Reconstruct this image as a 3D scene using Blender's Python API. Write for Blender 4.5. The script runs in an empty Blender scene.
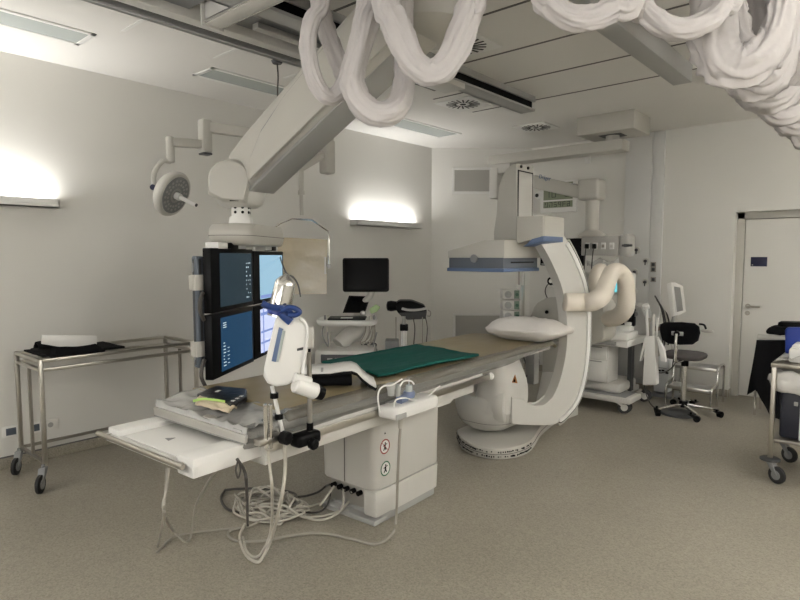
import bpy, bmesh, math, random
from mathutils import Vector, Matrix, noise
random.seed(7)
SC = bpy.context.scene
COL = SC.collection
PI = math.pi
V = Vector
# ---------------------------------------------------------------- camera
F_PX = 583.0
YAW, PITCH, CAM_H = math.radians(41.2), math.radians(4.3), 1.60
EYE = V((0, 0, CAM_H))
FWD = V((-math.sin(YAW)*math.cos(PITCH), math.cos(YAW)*math.cos(PITCH), -math.sin(PITCH)))
RGT = V((math.cos(YAW), math.sin(YAW), 0))
DWN = FWD.cross(RGT)
cd = bpy.data.cameras.new('camera'); cam = bpy.data.objects.new('camera', cd); COL.objects.link(cam)
cd.sensor_width = 36; cd.lens = F_PX/800*36; cd.clip_start = .05
cam.location = EYE; cam.rotation_euler = (PI/2-PITCH, 0, YAW)
SC.camera = cam
def ray(u, v): return FWD + RGT*((u-400)/F_PX) + DWN*((v-300)/F_PX)
# points of the place measured from the photograph on a known plane
def atz(u, v, z=0.0): d = ray(u, v); return EYE + d*((z-CAM_H)/d.z)
def atx(u, v, x): d = ray(u, v); return EYE + d*(x/d.x)
def aty(u, v, y): d = ray(u, v); return EYE + d*(y/d.y)
def atd(u, v, t): return EYE + ray(u, v)*t
def atp(u, v, p, n): d = ray(u, v); p = V(p); n = V(n); return EYE + d*((p-EYE).dot(n)/d.dot(n))
# ---------------------------------------------------------------- materials
def mat(name, col, rough=.5, metal=0.0, emit=None, es=1.0, noise_amt=0.0, scale=40, bump=0.0, spec=.5, alpha=None, trans=0.0, sheen=0.0, aniso=False):
    m = bpy.data.materials.new(name); m.use_nodes = True
    nt = m.node_tree; b = nt.nodes['Principled BSDF']
    b.inputs['Base Color'].default_value = (*col, 1); b.inputs['Roughness'].default_value = rough
    b.inputs['Metallic'].default_value = metal; b.inputs['Specular IOR Level'].default_value = spec
    if emit: b.inputs['Emission Color'].default_value = (*emit, 1); b.inputs['Emission Strength'].default_value = es
    if alpha is not None: b.inputs['Alpha'].default_value = alpha
    if trans: b.inputs['Transmission Weight'].default_value = trans
    if sheen: b.inputs['Sheen Weight'].default_value = sheen
    if noise_amt or bump:
        tc = nt.nodes.new('ShaderNodeTexCoord'); n = nt.nodes.new('ShaderNodeTexNoise')
        n.inputs['Scale'].default_value = scale; n.inputs['Detail'].default_value = 4
        nt.links.new(tc.outputs['Object'], n.inputs['Vector'])
        if noise_amt:
            mx = nt.nodes.new('ShaderNodeMix'); mx.data_type = 'RGBA'
            mx.inputs['A'].default_value = (*[c*(1-noise_amt) for c in col], 1)
            mx.inputs['B'].default_value = (*[min(1, c*(1+noise_amt)) for c in col], 1)
            nt.links.new(n.outputs['Fac'], mx.inputs['Factor']); nt.links.new(mx.outputs['Result'], b.inputs['Base Color'])
        if bump:
            bp = nt.nodes.new('ShaderNodeBump'); bp.inputs['Strength'].default_value = bump; bp.inputs['Distance'].default_value = .01
            nt.links.new(n.outputs['Fac'], bp.inputs['Height']); nt.links.new(bp.outputs['Normal'], b.inputs['Normal'])
    return m
M = {}
def dm(name, *a, **k): M[name] = mat(name, *a, **k)
dm('wall_paint', (.71, .70, .665), .75, noise_amt=.02, scale=3)
dm('ceiling_paint', (.74, .725, .695), .8, noise_amt=.02, scale=2)
dm('white_plastic', (.57, .56, .53), .38, noise_amt=.015, scale=6)
dm('warm_white', (.48, .468, .43), .42, noise_amt=.02, scale=8)
dm('bright_white', (.76, .755, .735), .45)
dm('console_grey', (.44, .43, .41), .45)
dm('trolley_steel', (.40, .375, .33), .33, 1.0)
dm('grey_plastic', (.36, .36, .35), .45)
dm('mid_grey', (.24, .245, .25), .5)
dm('blue_grey', (.10, .12, .15), .4)
dm('dark_grey', (.05, .052, .055), .5)
dm('black_plastic', (.003, .003, .0035), .4, spec=.12)
dm('black_gloss', (.003, .003, .004), .12)
dm('rubber', (.02, .02, .021), .65)
dm('black_fabric', (.0035, .0035, .0045), .9, bump=.3, scale=200, spec=.15)
dm('steel', (.55, .53, .49), .28, 1.0)
dm('chrome', (.75, .74, .72), .12, 1.0)
dm('aluminium', (.60, .59, .57), .42, 1.0)
dm('dull_steel', (.36, .34, .31), .4, 1.0)
dm('seam', (.14, .135, .13), .8)
dm('vent_mesh', (.46, .45, .42), .7, noise_amt=.05, scale=150)
dm('blue_rim', (.10, .15, .27), .45)
dm('blue_plastic', (.008, .035, .16), .4)
dm('slate', (.10, .115, .14), .4)
dm('mattress', (.26, .212, .122), .42, noise_amt=.10, scale=5, bump=.15)
dm('green_cloth', (.004, .072, .060), .85, noise_amt=.12, scale=14, bump=.2, spec=.2)
dm('pillow_cloth', (.74, .71, .68), .8, noise_amt=.03, scale=20, bump=.3)
dm('sleeve_cloth', (.55, .525, .525), .8, noise_amt=.03, scale=25, bump=.25)
dm('hose_cover', (.72, .665, .585), .6, noise_amt=.03, scale=20)
dm('cable_grey', (.33, .31, .27), .55)
dm('cable_light', (.50, .475, .42), .5)
dm('cable_dark', (.06, .055, .05), .5)
dm('red', (.28, .03, .03), .5)
dm('green', (.02, .13, .06), .5)
dm('orange', (.42, .16, .03), .5)
dm('tape_tan', (.45, .38, .28), .6)
dm('navy', (.008, .010, .045), .5)
dm('deep_blue', (.006, .03, .24), .45)
dm('bin_blue', (.012, .014, .025), .45)
dm('lcd', (.22, .25, .17), .35)
dm('lcd_digit', (.02, .03, .02), .5)
dm('syringe_blue', (.16, .20, .32), .35)
dm('lime', (.40, .62, .16), .6)
dm('skin_latex', (.55, .47, .34), .6)
dm('seat_grey', (.075, .068, .068), .75)
dm('off_glass', (.42, .46, .45), .25)
dm('scr_teal', (.01, .012, .015), .25, spec=.15, emit=(.010, .026, .037), es=.5)
dm('scr_light', (.02, .02, .02), .25, spec=.15, emit=(.30, .50, .64), es=.5)
dm('scr_blue', (.01, .012, .015), .25, spec=.15, emit=(.009, .050, .110), es=.45)
dm('scr_ui', (.02, .02, .02), .25, spec=.15, emit=(.50, .55, .78), es=.6)
dm('scr_mark', (.02, .02, .02), .3, emit=(.5, .6, .62), es=.5)
dm('scr_line', (.02, .02, .02), .3, emit=(.12, .17, .36), es=.8)
dm('scr_cyan', (.02, .02, .02), .25, emit=(.12, .45, .50), es=.8)
dm('scr_off', (.003, .003, .0035), .25, spec=.1)
dm('lamp_tube', (.9, .9, .9), .5, emit=(1.0, .95, .88), es=3.0)
# translucent materials
def glassy(name, col, rough, fac):
    m = bpy.data.materials.new(name); m.use_nodes = True; nt = m.node_tree
    b = nt.nodes['Principled BSDF']; b.inputs['Base Color'].default_value = (*col, 1); b.inputs['Roughness'].default_value = rough
    tc = nt.nodes.new('ShaderNodeTexCoord'); n = nt.nodes.new('ShaderNodeTexNoise'); n.inputs['Scale'].default_value = 9
    nt.links.new(tc.outputs['Object'], n.inputs['Vector'])
    bp = nt.nodes.new('ShaderNodeBump'); bp.inputs['Strength'].default_value = .5; bp.inputs['Distance'].default_value = .02
    nt.links.new(n.outputs['Fac'], bp.inputs['Height']); nt.links.new(bp.outputs['Normal'], b.inputs['Normal'])
    t = nt.nodes.new('ShaderNodeBsdfTransparent'); mx = nt.nodes.new('ShaderNodeMixShader'); mx.inputs[0].default_value = fac
    nt.links.new(t.outputs[0], mx.inputs[1]); nt.links.new(b.outputs[0], mx.inputs[2])
    nt.links.new(mx.outputs[0], nt.nodes['Material Output'].inputs['Surface'])
    M[name] = m
glassy('foil_cover', (.50, .50, .485), .12, .8)
dm('unit_grey', (.60, .62, .63), .45)
glassy('plastic_sheet', (.20, .20, .19), .12, .62)
glassy('lead_glass', (.62, .53, .38), .12, .55)
glassy('clear_bag', (.82, .81, .79), .22, .68)
# speckled vinyl floor
def floor_mat():
    m = bpy.data.materials.new('speckled_vinyl'); m.use_nodes = True; nt = m.node_tree; b = nt.nodes['Principled BSDF']
    N = nt.nodes.new; L = nt.links.new
    tc = N('ShaderNodeTexCoord')
    n1 = N('ShaderNodeTexNoise'); n1.inputs['Scale'].default_value = 1.2; n1.inputs['Detail'].default_value = 3
    v = N('ShaderNodeTexVoronoi'); v.inputs['Scale'].default_value = 110
    n2 = N('ShaderNodeTexNoise'); n2.inputs['Scale'].default_value = 120; n2.inputs['Detail'].default_value = 3
    for x in (n1, v, n2): L(tc.outputs['Object'], x.inputs['Vector'])
    r0 = N('ShaderNodeValToRGB'); r0.color_ramp.elements[0].color = (.29, .268, .220, 1); r0.color_ramp.elements[1].color = (.335, .310, .256, 1)
    r0.color_ramp.elements[0].position = .3; r0.color_ramp.elements[1].position = .7
    L(n1.outputs['Fac'], r0.inputs['Fac'])
    r1 = N('ShaderNodeValToRGB'); r1.color_ramp.elements[0].position = .36; r1.color_ramp.elements[1].position = .46
    r1.color_ramp.elements[0].color = (.79, .775, .75, 1); r1.color_ramp.elements[1].color = (1, 1, 1, 1)
    L(n2.outputs['Fac'], r1.inputs['Fac'])
    mx = N('ShaderNodeMix'); mx.data_type = 'RGBA'; mx.blend_type = 'MULTIPLY'; mx.inputs['Factor'].default_value = 1
    L(r0.outputs['Color'], mx.inputs['A']); L(r1.outputs['Color'], mx.inputs['B'])
    sp = N('ShaderNodeSeparateColor'); L(v.outputs['Color'], sp.inputs['Color'])
    r2 = N('ShaderNodeValToRGB'); r2.color_ramp.elements[0].position = .0; r2.color_ramp.elements[1].position = 1
    r2.color_ramp.elements[0].color = (.86, .86, .86, 1); r2.color_ramp.elements[1].color = (1.12, 1.12, 1.12, 1)
    L(sp.outputs[0], r2.inputs['Fac'])
    m2 = N('ShaderNodeMix'); m2.data_type = 'RGBA'; m2.blend_type = 'MULTIPLY'; m2.inputs['Factor'].default_value = 1
    L(mx.outputs['Result'], m2.inputs['A']); L(r2.outputs['Color'], m2.inputs['B'])
    L(m2.outputs['Result'], b.inputs['Base Color'])
    b.inputs['Roughness'].default_value = .38; b.inputs['Specular IOR Level'].default_value = .4
    M['floor'] = m
floor_mat()
# ---------------------------------------------------------------- mesh builder
class MB:
    def __init__(s): s.b = bmesh.new()
    def face(s, pts):
        return s.b.faces.new([s.b.verts.new(p) for p in pts])
    def hexa(s, p, bev=0, seg=2):
        vs = [s.b.verts.new(q) for q in p]
        fs = [s.b.faces.new([vs[i] for i in f]) for f in ((0,3,2,1),(4,5,6,7),(0,1,5,4),(1,2,6,5),(2,3,7,6),(3,0,4,7))]
        if bev: s._bev(fs, bev, seg)
        return s
    def _bev(s, fs, bev, seg=2):
        es = {e for f in fs for e in f.edges if len(e.link_faces) == 2}
        bmesh.ops.bevel(s.b, geom=list(es), offset=bev, segments=seg, profile=.5, affect='EDGES', clamp_overlap=True)
    def box(s, x0, x1, y0, y1, z0, z1, bev=0, seg=2, fr=None):
        p = [(x0,y0,z0),(x1,y0,z0),(x1,y1,z0),(x0,y1,z0),(x0,y0,z1),(x1,y0,z1),(x1,y1,z1),(x0,y1,z1)]
        if fr: p = [fr(q) for q in p]
        return s.hexa(p, bev, seg)
    def obox(s, c, ax, ay, az, bev=0, seg=2):
        c, ax, ay, az = V(c), V(ax), V(ay), V(az)
        return s.hexa([c+ax*i+ay*j+az*k for k in (-1,1) for i,j in ((-1,-1),(1,-1),(1,1),(-1,1))], bev, seg)
    def prism(s, poly, ext, bev=0, seg=2, only_rim=False):
        ext = V(ext); n = len(poly); a = [s.b.verts.new(V(p)) for p in poly]; c = [s.b.verts.new(V(p)+ext) for p in poly]
        fa = s.b.faces.new(a); fb = s.b.faces.new(c[::-1])
        fs = [s.b.faces.new([a[(i+1)%n], a[i], c[i], c[(i+1)%n]]) for i in range(n)]
        if bev:
            if only_rim:
                es = list(fa.edges)+list(fb.edges)
                bmesh.ops.bevel(s.b, geom=es, offset=bev, segments=seg, profile=.5, affect='EDGES', clamp_overlap=True)
            else: s._bev([fa, fb]+fs, bev, seg)
        return s
    def ring(s, pts): return [s.b.verts.new(V(p)) for p in pts]
    def loft(s, rings, cap=True, closed=True):
        R = [s.ring(r) for r in rings]
        for a, c in zip(R, R[1:]):
            n = len(a)
            for i in range(n if closed else n-1):
                s.b.faces.new([a[i], a[(i+1)%n], c[(i+1)%n], c[i]])
        if cap and closed:
            s.b.faces.new(R[0][::-1]); s.b.faces.new(R[-1])
        return s
    def cyl(s, p0, p1, r0, r1=None, n=20, bev=0):
        p0, p1 = V(p0), V(p1); r1 = r0 if r1 is None else r1
        d = (p1-p0).normalized(); a = d.orthogonal().normalized(); c = d.cross(a)
        rg = lambda p, r: [p+(a*math.cos(t)+c*math.sin(t))*r for t in (2*PI*i/n for i in range(n))]
        if bev:
            return s.loft([rg(p0, r0-bev), rg(p0+d*bev, r0), rg(p1-d*bev, r1), rg(p1, r1-bev)])
        return s.loft([rg(p0, r0), rg(p1, r1)])
    def lathe(s, p0, d, prof, n=28):
        p0, d = V(p0), V(d).normalized(); a = d.orthogonal().normalized(); c = d.cross(a)
        return s.loft([[p0+d*h+(a*math.cos(t)+c*math.sin(t))*max(r, 1e-4) for t in (2*PI*i/n for i in range(n))] for h, r in prof])
    def sphere(s, c, r, n=16, m=10):
        c = V(c); rr = r if hasattr(r, '__len__') else (r, r, r)
        return s.loft([[c+V((rr[0]*math.sin(a)*math.cos(t), rr[1]*math.sin(a)*math.sin(t), rr[2]*math.cos(a))) for t in (-2*PI*i/n for i in range(n))]
                       for a in [max(.02, min(PI-.02, PI*k/m)) for k in range(m+1)]])
    def tube(s, pts, r, n=8, res=6, flat=1.0, wr=0.0, wf=9.0, up=None, cap=True, straight=False):
        P = [V(p) for p in pts]
        path = P if straight else crom(P, res)
        K = len(path); rings = []
        t0 = (path[1]-path[0]).normalized(); a = V(up) if up else t0.orthogonal()
        a = (a-t0*a.dot(t0)).normalized()
        for i, p in enumerate(path):
            t = (path[min(i+1, K-1)]-path[max(i-1, 0)]).normalized()
            a = (a-t*a.dot(t)).normalized(); c = t.cross(a)
            f = i/(K-1); rad = r(f) if callable(r) else r
            ring = []
            for k in range(n):
                th = 2*PI*k/n; q = a*math.cos(th)*rad+c*math.sin(th)*rad*flat
                if wr: q = q*(1+wr*noise.noise(p*wf*1.0+q*wf*3))
                ring.append(p+q)
            rings.append(ring)
        return s.loft(rings, cap)
    def cloth(s, pts, r, flat=.5, fold=.25, seed=0, n=44, res=14, up=None):
        # a fabric sleeve: flattened tube with long pleats and gathered creases where it bends
        path = crom([V(p) for p in pts], res); K = len(path); rings = []
        t0 = (path[1]-path[0]).normalized(); a = V(up) if up else t0.orthogonal(); a = (a-t0*a.dot(t0)).normalized()
        for i, p in enumerate(path):
            t = (path[min(i+1, K-1)]-path[max(i-1, 0)]).normalized()
            a = (a-t*a.dot(t)).normalized(); c = t.cross(a); f = i/(K-1)
            bend = (path[min(i+3, K-1)]-p).normalized().angle((p-path[max(i-3, 0)]).normalized(), 0) if 3 <= i < K-3 else 0
            rad = r(f) if callable(r) else r
            ring = []
            for k in range(n):
                th = 2*PI*k/n; u = V((math.cos(th), math.sin(th), 0))
                pl = (1-abs(noise.noise(V((u.x*1.9, u.y*1.9, f*2.6+seed))*1.25)))**3-.42
                cr = (1-abs(noise.noise(V((f*26+seed, u.x*.9, u.y*.9)))))**3-.35
                k_ = 1+fold*(pl*1.5+cr*min(1, bend*1.6)*.8)
                ring.append(p+a*u.x*rad*k_+c*u.y*rad*flat*k_)
            rings.append(ring)
        return s.loft(rings, True)
    def grid(s, fn, nu, nv):
        vs = [[s.b.verts.new(V(fn(i/nu, j/nv))) for j in range(nv+1)] for i in range(nu+1)]
        for i in range(nu):
            for j in range(nv): s.b.faces.new([vs[i][j], vs[i+1][j], vs[i+1][j+1], vs[i][j+1]])
        return s
    def done(s, name, m, parent=None, smooth=40, local=False, solid=0, sub=0):
        bmesh.ops.remove_doubles(s.b, verts=s.b.verts, dist=1e-6)
        bmesh.ops.recalc_face_normals(s.b, faces=s.b.faces)
        me = bpy.data.meshes.new(name); s.b.to_mesh(me); s.b.free()
        if smooth:
            for p in me.polygons: p.use_smooth = True
        me.materials.append(M[m] if isinstance(m, str) else m)
        o = bpy.data.objects.new(name, me); COL.objects.link(o)
        if parent is not None:
            o.parent = parent
            if not local: me.transform(world(parent).inverted())
        elif not local:
            lo = [min(v.co[i] for v in me.vertices) for i in range(3)]; hi = [max(v.co[i] for v in me.vertices) for i in range(3)]
            org = V(((lo[0]+hi[0])/2, (lo[1]+hi[1])/2, lo[2])); me.transform(Matrix.Translation(-org)); o.location = org
        if solid:
            md = o.modifiers.new('thickness', 'SOLIDIFY'); md.thickness = solid; md.offset = 0
        if sub:
            md = o.modifiers.new('round', 'SUBSURF'); md.levels = sub; md.render_levels = sub
        if smooth and smooth < 179: sharp(me, smooth)
        return o
def sharp(me, ang):
    bm = bmesh.new(); bm.from_mesh(me); lim = math.radians(ang)
    for e in bm.edges:
        if len(e.link_faces) == 2 and e.calc_face_angle(0) > lim: e.smooth = False
    bm.to_mesh(me); bm.free()
def crom(P, res):
    if len(P) < 3: return P
    out = []; Q = [P[0]*2-P[1]]+P+[P[-1]*2-P[-2]]
    for i in range(1, len(Q)-2):
        p0, p1, p2, p3 = Q[i-1:i+3]
        for k in range(res):
            t = k/res
            out.append(.5*((2*p1)+(p2-p0)*t+(2*p0-5*p1+4*p2-p3)*t*t+(3*p1-p0-3*p2+p3)*t**3))
    out.append(P[-1]); return out
def world(o):
    m = Matrix.LocRotScale(o.location, o.rotation_euler, o.scale)
    return world(o.parent) @ m if o.parent else m
def tag(o, label=None, cat=None, group=None, kind=None):
    if label: o['label'] = label
    if cat: o['category'] = cat
    if group: o['group'] = group
    if kind: o['kind'] = kind
    return o
def thing(name, label, cat, loc=(0,0,0), rz=0, group=None):
    o = bpy.data.objects.new(name, None); COL.objects.link(o); o.location = V(loc); o.rotation_euler = (0, 0, rz); o.empty_display_size = .1
    return tag(o, label, cat, group)
def struct(name, mb, m, parent=None, **k):
    o = mb.done(name, m, parent, **k)
    if parent is None: o['kind'] = 'structure'
    return o
def copy_tree(o, loc=None, rz=None, label=None):
    c = o.copy(); COL.objects.link(c)
    if loc is not None: c.location = V(loc)
    if rz is not None: c.rotation_euler = (0, 0, rz)
    if label: c['label'] = label
    for ch in list(o.children):
        d = ch.copy(); COL.objects.link(d); d.parent = c
        for g in list(ch.children):
            e = g.copy(); COL.objects.link(e); e.parent = d
    return c
def text_part(name, s, size, origin, xdir, ydir, m, parent, depth=.0015, align='CENTER'):
    cu = bpy.data.curves.new(name, 'FONT'); cu.body = s; cu.size = size; cu.extrude = depth; cu.align_x = align; cu.align_y = 'CENTER'
    t = bpy.data.objects.new(name, cu); COL.objects.link(t); dg = bpy.context.evaluated_depsgraph_get()
    me = bpy.data.meshes.new_from_object(t.evaluated_get(dg)); bpy.data.objects.remove(t); bpy.data.curves.remove(cu)
    x = V(xdir).normalized(); y = V(ydir).normalized(); z = x.cross(y)
    me.transform(Matrix(((x.x, y.x, z.x, origin[0]), (x.y, y.y, z.y, origin[1]), (x.z, y.z, z.z, origin[2]), (0, 0, 0, 1))))
    me.transform(world(parent).inverted())
    me.materials.clear(); me.materials.append(M[m]); o = bpy.data.objects.new(name, me); COL.objects.link(o); o.parent = parent
    return o
def rrect(cx, cy, hx, hy, r, z, n=6):
    r = min(r, hx*.999, hy*.999); out = []
    for sx, sy, a0 in ((1,1,0),(-1,1,PI/2),(-1,-1,PI),(1,-1,3*PI/2)):
        for k in range(n+1):
            a = a0+PI/2*k/n; out.append(V((cx+sx*(hx-r)+r*math.cos(a), cy+sy*(hy-r)+r*math.sin(a), z)))
    return out
# ================================================================ THE ROOM
XL, YB, ZC = -5.07, 7.37, 3.09          # left wall, back wall, ceiling
XR, YF = 2.6, -2.4                      # right and front walls behind the camera
CY0 = 6.46                              # the splayed corner wall runs from (XL, CY0) to (XL+k, YB)
CX1 = XL+(YB-CY0)*1.15
struct('floor', MB().box(XL-.1, XR+.1, YF-.1, YB+.4, -.08, 0), 'floor', smooth=0)
struct('ceiling', MB().box(XL-.1, XR+.1, YF-.1, YB+.4, ZC, ZC+.1), 'ceiling_paint', smooth=0)
struct('wall_left', MB().box(XL-.1, XL, YF-.1, CY0, 0, ZC), 'wall_paint', smooth=0)
struct('wall_corner', MB().prism([(XL, CY0, 0), (CX1, YB, 0), (CX1, YB+.1, 0), (XL-.1, YB+.1, 0), (XL-.1, CY0, 0)], (0, 0, ZC)), 'wall_paint', smooth=0)
# back wall with the door niche (opening x from DX0 to DX1)
DX0, DX1, DZ = -1.50, -.42, 2.09
bw = MB().box(CX1, DX0, YB, YB+.32, 0, ZC).box(DX1, XR, YB, YB+.32, 0, ZC).box(DX0, DX1, YB, YB+.32, DZ, ZC)
struct('wall_back', bw, 'wall_paint', smooth=0)
struct('wall_right', MB().box(XR, XR+.1, YF-.1, YB+.4, 0, ZC), 'wall_paint', smooth=0)
struct('wall_front', MB().box(XL-.1, XR+.1, YF-.1, YF, 0, ZC), 'wall_paint', smooth=0)
# vinyl upstand along the walls
HB = .085
struct('baseboard_left', MB().box(XL, XL+.012, YF, CY0, 0, HB, .004), 'floor')
d = V((CX1-XL, YB-CY0, 0)).normalized(); nrm = V((d.y, -d.x, 0))
struct('baseboard_corner', MB().prism([V((XL, CY0, 0)), V((CX1, YB, 0)), V((CX1, YB, 0))+nrm*.012, V((XL, CY0, 0))+nrm*.012], (0, 0, HB)), 'floor', smooth=0)
struct('baseboard_back', MB().box(CX1, DX0, YB-.012, YB, 0, HB, .004).box(DX0, DX0+.012, YB, YB+.12, 0, HB, .004), 'floor')
struct('trim_1', MB().box(XL, XL+.016, YF, CY0, HB, HB+.008), 'seam', smooth=0)
# door
dr = bpy.data.objects.new('door_1', None); COL.objects.link(dr); dr.location = (DX0, YB+.14, 0); dr['kind'] = 'structure'
fy = YB+.12
MB().box(DX0, DX0+.075, fy, fy+.09, 0, DZ, .004).box(DX1-.075, DX1, fy, fy+.09, 0, DZ, .004).box(DX0, DX1, fy, fy+.09, DZ-.075, DZ, .004).done('door_frame', 'warm_white', dr)
lf = MB().box(DX0+.08, DX1-.08, fy+.035, fy+.08, .012, DZ-.08, .003).done('door_leaf', 'wall_paint', dr)
hp = aty(748, 306, fy+.035)
MB().cyl(hp, hp+V((0,-.012,0)), .027, n=24).cyl(hp, hp+V((0,-.055,0)), .010).cyl(hp+V((0,-.05,0)), hp+V((.125,-.05,-.004)), .0095, bev=.003).done('door_handle', 'trolley_steel', dr)
h2 = aty(747.5, 313, fy+.035)
MB().cyl(h2, h2+V((0,-.010,0)), .026, n=24).box(h2.x-.004, h2.x+.004, h2.y-.018, h2.y-.009, h2.z-.014, h2.z+.010).done('door_lock', 'trolley_steel', dr)
a, b_ = aty(751, 257, fy+.035), aty(767, 266.5, fy+.035)
sg = MB().box(a.x, b_.x, fy+.030, fy+.036, b_.z, a.z, .001).done('door_sign', 'navy', dr)
MB().box(a.x+.012, a.x+.024, fy+.0285, fy+.0301, b_.z+.012, b_.z+.02).done('sign_mark', 'wall_paint', sg, smooth=0)
# ceiling cassette joints: dark reveals between the ceiling panels
k = 1
for y in (1.85, 2.50, 3.15, 3.815, 4.48):
    k += 1
    struct('trim_%d' % k, MB().box(-3.5 if y > 4 else -3.3, 2.4, y-.010, y+.010, ZC-.003, ZC+.004), 'seam', smooth=0)
struct('trim_7', MB().box(-3.5, -1.3, 5.132, 5.152, ZC-.003, ZC+.004), 'seam', smooth=0)
for j, (u0, v0, u1, v1) in enumerate(((123, 31, 145, 16), (214, 58, 242, 47), (284, 78, 305, 71))):
    p, q = atz(u0, v0, ZC), atz(u1, v1, ZC)
    struct('trim_%d' % (8+j), MB().box(p.x, q.x, p.y-.012, p.y+.012, ZC-.004, ZC+.004), 'bright_white', smooth=0)
# round cable hole in ceiling with a hanging black lead
cp = atz(277, 61, ZC)
tl = thing('hanging_lead', 'thin black lead dangling from a small round ceiling outlet', 'cable', cp)
MB().cyl(cp, cp+V((0,0,-.02)), .045, .035).done('ceiling_rosette', 'dark_grey', tl)
MB().tube([cp, cp+V((.01,0,-.12)), cp+V((-.005,.004,-.24)), cp+V((.012,0,-.36))], .006).done('lead', 'cable_dark', tl)
# recessed ceiling lights, switched off
def ceiling_light(x0, x1, y0, y1, label):
    t = thing('recessed_ceiling_light', label, 'ceiling light', ((x0+x1)/2, (y0+y1)/2, ZC), 0, 'unlit recessed ceiling lights')
    w = .035
    MB().box(x0, x0+w, y0, y1, ZC-.008, ZC+.002, .002).box(x1-w, x1, y0, y1, ZC-.008, ZC+.002, .002).box(x0, x1, y0, y0+w, ZC-.008, ZC+.002, .002).box(x0, x1, y1-w, y1, ZC-.008, ZC+.002, .002).done('frame', 'bright_white', t)
    MB().box(x0+w, x1-w, y0+w, y1-w, ZC-.005, ZC+.001).done('diffuser', 'off_glass', t, smooth=0)
ceiling_light(-4.50, -4.20, .38, 1.70, 'unlit recessed ceiling light panel in the top corner above the wall, nearest to the viewer')
ceiling_light(-4.53, -4.23, 2.58, 3.92, 'unlit recessed ceiling light panel behind the big monitor boom and dangling black lead')
ceiling_light(-4.56, -4.20, 4.62, 5.94, 'unlit recessed ceiling light panel above the far wall lamp, nearest the corner')
# swirl air diffusers
def diffuser(c, label):
    t = thing('ceiling_air_diffuser', label, 'air vent', (c.x, c.y, ZC), 0, 'square swirl air diffusers in the ceiling')
    s = .20
    MB().box(c.x-s, c.x+s, c.y-s, c.y+s, ZC-.009, ZC+.001, .003).done('plate', 'bright_white', t)
    m = MB()
    for i in range(18):
        a = 2*PI*i/18; e = V((math.cos(a), math.sin(a), 0)); n = V((-e.y, e.x, 0)); p = V((c.x, c.y, ZC-.010))
        m.obox(p+e*.115+n*.012, e*.05, n*.008, V((0,0,.0012)))
    m.cyl((c.x, c.y, ZC-.011), (c.x, c.y, ZC-.006), .03)
    m.done('slots', 'black_plastic', t, smooth=0)
diffuser(atz(463, 45, ZC), 'square swirl air vent in the ceiling partly hidden behind a hanging white hose')
diffuser(atz(463, 103.5, ZC), 'square swirl air vent in the ceiling beside the grey rail, left of it')
diffuser(atz(536, 127, ZC), 'square swirl air vent in the ceiling, left of the boxed ceiling mount')
# ceiling rails
def rail(x, y0, y1, z, label, w=.075, flip=1):
    t = thing('ceiling_rail', label, 'rail', (x, (y0+y1)/2, z), 0, 'grey ceiling rails')
    h = ZC-z
    MB().box(x-w, x+w, y0, y1, z, z+.022, .004).box(x-w, x-w+.02, y0, y1, z, ZC).box(x+w-.02, x+w, y0, y1, z+h*.62, ZC).done('rail_profile', 'grey_plastic', t)
    MB().box(x-w+.02, x+w-.03, y0+.01, y1-.01, z+.022, ZC-.002).done('rail_channel', 'black_plastic', t, smooth=0)
rail(-2.80, .2, 5.04, 2.955, 'grey ceiling rail with a dark slot ending by the middle air vent')
MB_r = MB().box(-1.50, -1.36, .2, 5.02, 2.955, ZC, .004)
tag(MB_r.done('ceiling_rail', 'grey_plastic'), 'plain grey ceiling rail ending above the boxed ceiling mount, behind the white hoses', 'rail', 'grey ceiling rails')
# left carriage frame: two rails, end plate, cross beam and sheet plates
t = thing('ceiling_carriage', 'white and dark ceiling carriage frame with cross beam above the monitor boom', 'ceiling carriage', (-3.0, 2.0, 2.95))
MB().box(-3.46, -3.42, .9, 2.86, 2.985, 3.0, .003).box(-3.46, -3.445, .9, 2.86, 2.985, ZC).done('rail_lip', 'grey_plastic', t)
MB().box(-3.44, -3.34, .95, 2.84, 3.03, ZC-.001).done('rail_channel', 'black_plastic', t, smooth=0)
MB().box(-3.34, -3.25, .9, 2.86, 2.99, ZC, .004).done('rail_body', 'white_plastic', t)
MB().box(-3.25, -2.88, .9, 1.84, 3.04, ZC-.002).done('cover_plate', 'mid_grey', t, smooth=0)
MB().box(-3.25, -2.88, 1.999, 2.78, 3.045, ZC-.002).done('cover_plate', 'mid_grey', t, smooth=0)
MB().box(-3.14, -3.08, 2.2, 2.82, 2.995, 3.03, .003).box(-3.25, -2.9, 2.78, 2.86, 2.99, 3.05, .003).done('strut', 'aluminium', t)
MB().box(-3.13, -1.0, 1.87, 1.975, 2.935, 3.055, .006).done('cross_beam', 'white_plastic', t)
MB().box(-3.12, -1.0, 1.975, 1.99, 2.937, 2.952, .003).box(-3.12,-1.0,1.855,1.87,2.937,2.952,.003).done('beam_trim', 'chrome', t)
ep = MB().box(-3.145, -3.13, 1.85, 1.995, 2.925, 3.07, .004).done('end_plate', 'white_plastic', t)
MB().cyl((-3.151, 1.92, 3.0), (-3.145, 1.92, 3.0), .012).done('bolt', 'black_plastic', ep)
p_, q_ = atz(388, 82, 2.93), atz(431, 94, 2.93)
tg = thing('rail_trolley', 'pale block with black slot clamped on the ceiling rail behind the boom arm', 'rail trolley', (-2.8, p_.y, 2.93))
MB().box(-2.90, -2.70, p_.y, q_.y, 2.905, 2.95, .006).done('trolley_block', 'white_plastic', tg)
MB().box(-2.93, -2.90, p_.y-.2, q_.y-.1, 2.91, 2.94, .004).done('slot_cover', 'black_plastic', tg)
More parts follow.
